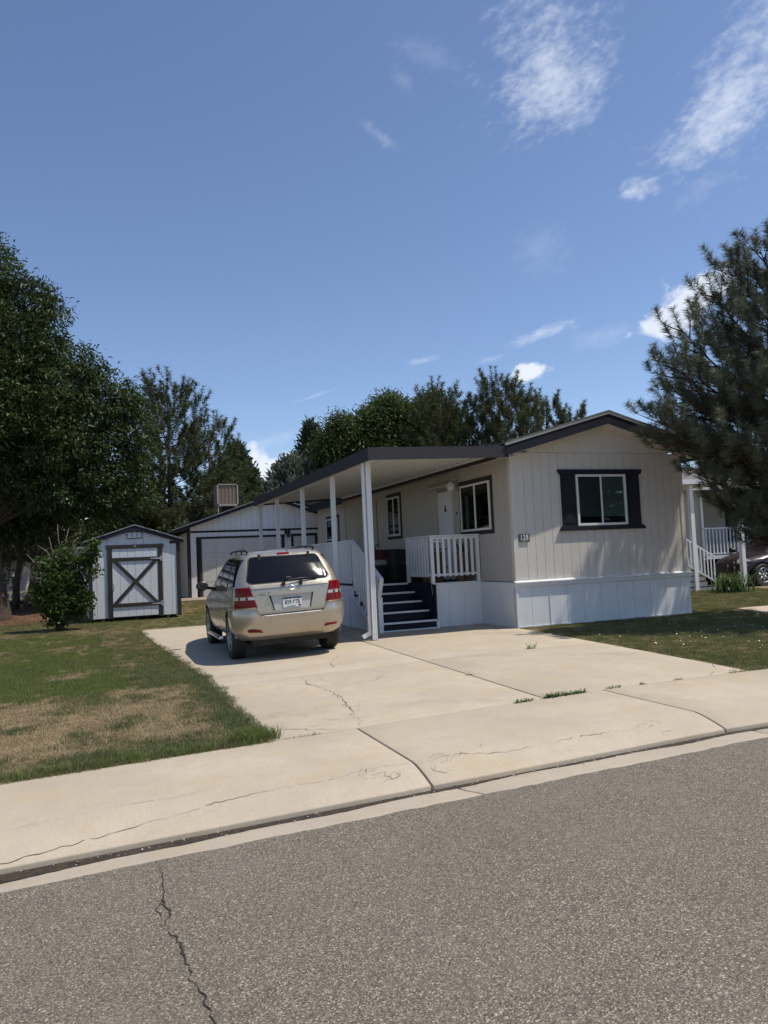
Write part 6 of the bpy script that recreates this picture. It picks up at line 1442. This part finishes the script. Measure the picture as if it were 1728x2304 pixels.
np_mesh('foliage', V, np.concatenate([b+np.array([0, 1, 2, 3]), b+np.array([0, 3, 4, 5])], 1).reshape(-1, 4), M['maple'], sh_, False, np.repeat(tint, 2))
mb = MB(); rr = random.Random(5)
for b in B_SHRUB:
    s_ = Vector((-.9+rr.uniform(-.06, .06), 20.2, .1)); e = Vector(b[:3]); mb.tube([s_, s_.lerp(e, .5)+Vector((0, 0, .08)), e], [.018, .012, .005], 6)
mb.build('stem', M['bark'], sh_, True)
mb = MB()
for (a, b, c) in (((-1.15, 20.15, 1.32), (-1.42, 20.1, 1.5), (-1.62, 20.05, 1.78)), ((-1.42, 20.1, 1.5), (-1.5, 20.1, 1.52), (-1.40, 20.1, 1.62)), ((-1.1, 20.15, 1.4), (-1.25, 20.1, 1.7), (-1.55, 20.1, 2.05)), ((-1.27, 20.1, 1.75), (-1.3, 20.1, 1.8), (-1.22, 20.1, 1.9)),
                  ((-1.0, 20.1, 1.9), (-1.1, 20.1, 2.1), (-1.3, 20.1, 2.25)), ((-.95, 20.1, 1.9), (-1.0, 20.1, 2.2), (-1.05, 20.1, 2.45)), ((-.8, 20.1, 2.1), (-.84, 20.1, 2.4), (-.85, 20.1, 2.75)), ((-.7, 20.1, 2.1), (-.66, 20.1, 2.4), (-.60, 20.1, 2.65)), ((-.6, 20.1, 2.05), (-.5, 20.1, 2.3), (-.38, 20.1, 2.42))):
    mb.tube([a, b, c], [.010, .008, .004], 5)
mb.build('bare_twig', M['twig'], sh_, True)
# strap-leaved plant at the neighbour's drive
ir = thing('strap_leaf_plant', (17.3, 17.0, .1), 'clump of long strap leaves before the neighbour car', 'plant')
rs = np.random.default_rng(81); V = []; F = []; T = []; rr = random.Random(82)
for i in range(190):
    a = rr.uniform(0, 6.28); bx, by = 17.35+rr.gauss(0, .30), 17.1+rr.gauss(0, .16); d = Vector((math.cos(a), math.sin(a), 0)); H = rr.uniform(.55, 1.0); rch = rr.uniform(.12, .62); w = .018; sd_ = Vector((-d.y, d.x, 0))*w; b = len(V)
    for k in range(5):
        q = k/4; p = Vector((bx, by, .1))+d*rch*q**1.6+Vector((0, 0, H*(q-.28*q*q*q*(1+rch)))); ww = (1-.85*q**2); V += [tuple(p-sd_*ww), tuple(p+sd_*ww)]
    F += [(b+2*k, b+2*k+1, b+2*k+3, b+2*k+2) for k in range(4)]; T += [rr.random()]*4
np_mesh('leaves', V, F, M['iris'], ir, False, T)
mb = MB()
for x, y, h in ((17.2, 17.1, .86), (17.35, 17.0, .80), (17.75, 17.1, .92), (17.9, 17.05, .85), (17.55, 17.2, .95)):
    mb.tube([(x, y, .1), (x+.02, y, h)], [.007, .005], 5); mb.lathe([(0, -.04), (.022, -.02), (.02, .02), (0, .05)], (x+.02, y, h+.02), 'z', 7)
mb.build('seed_heads', M['twig'], ir)
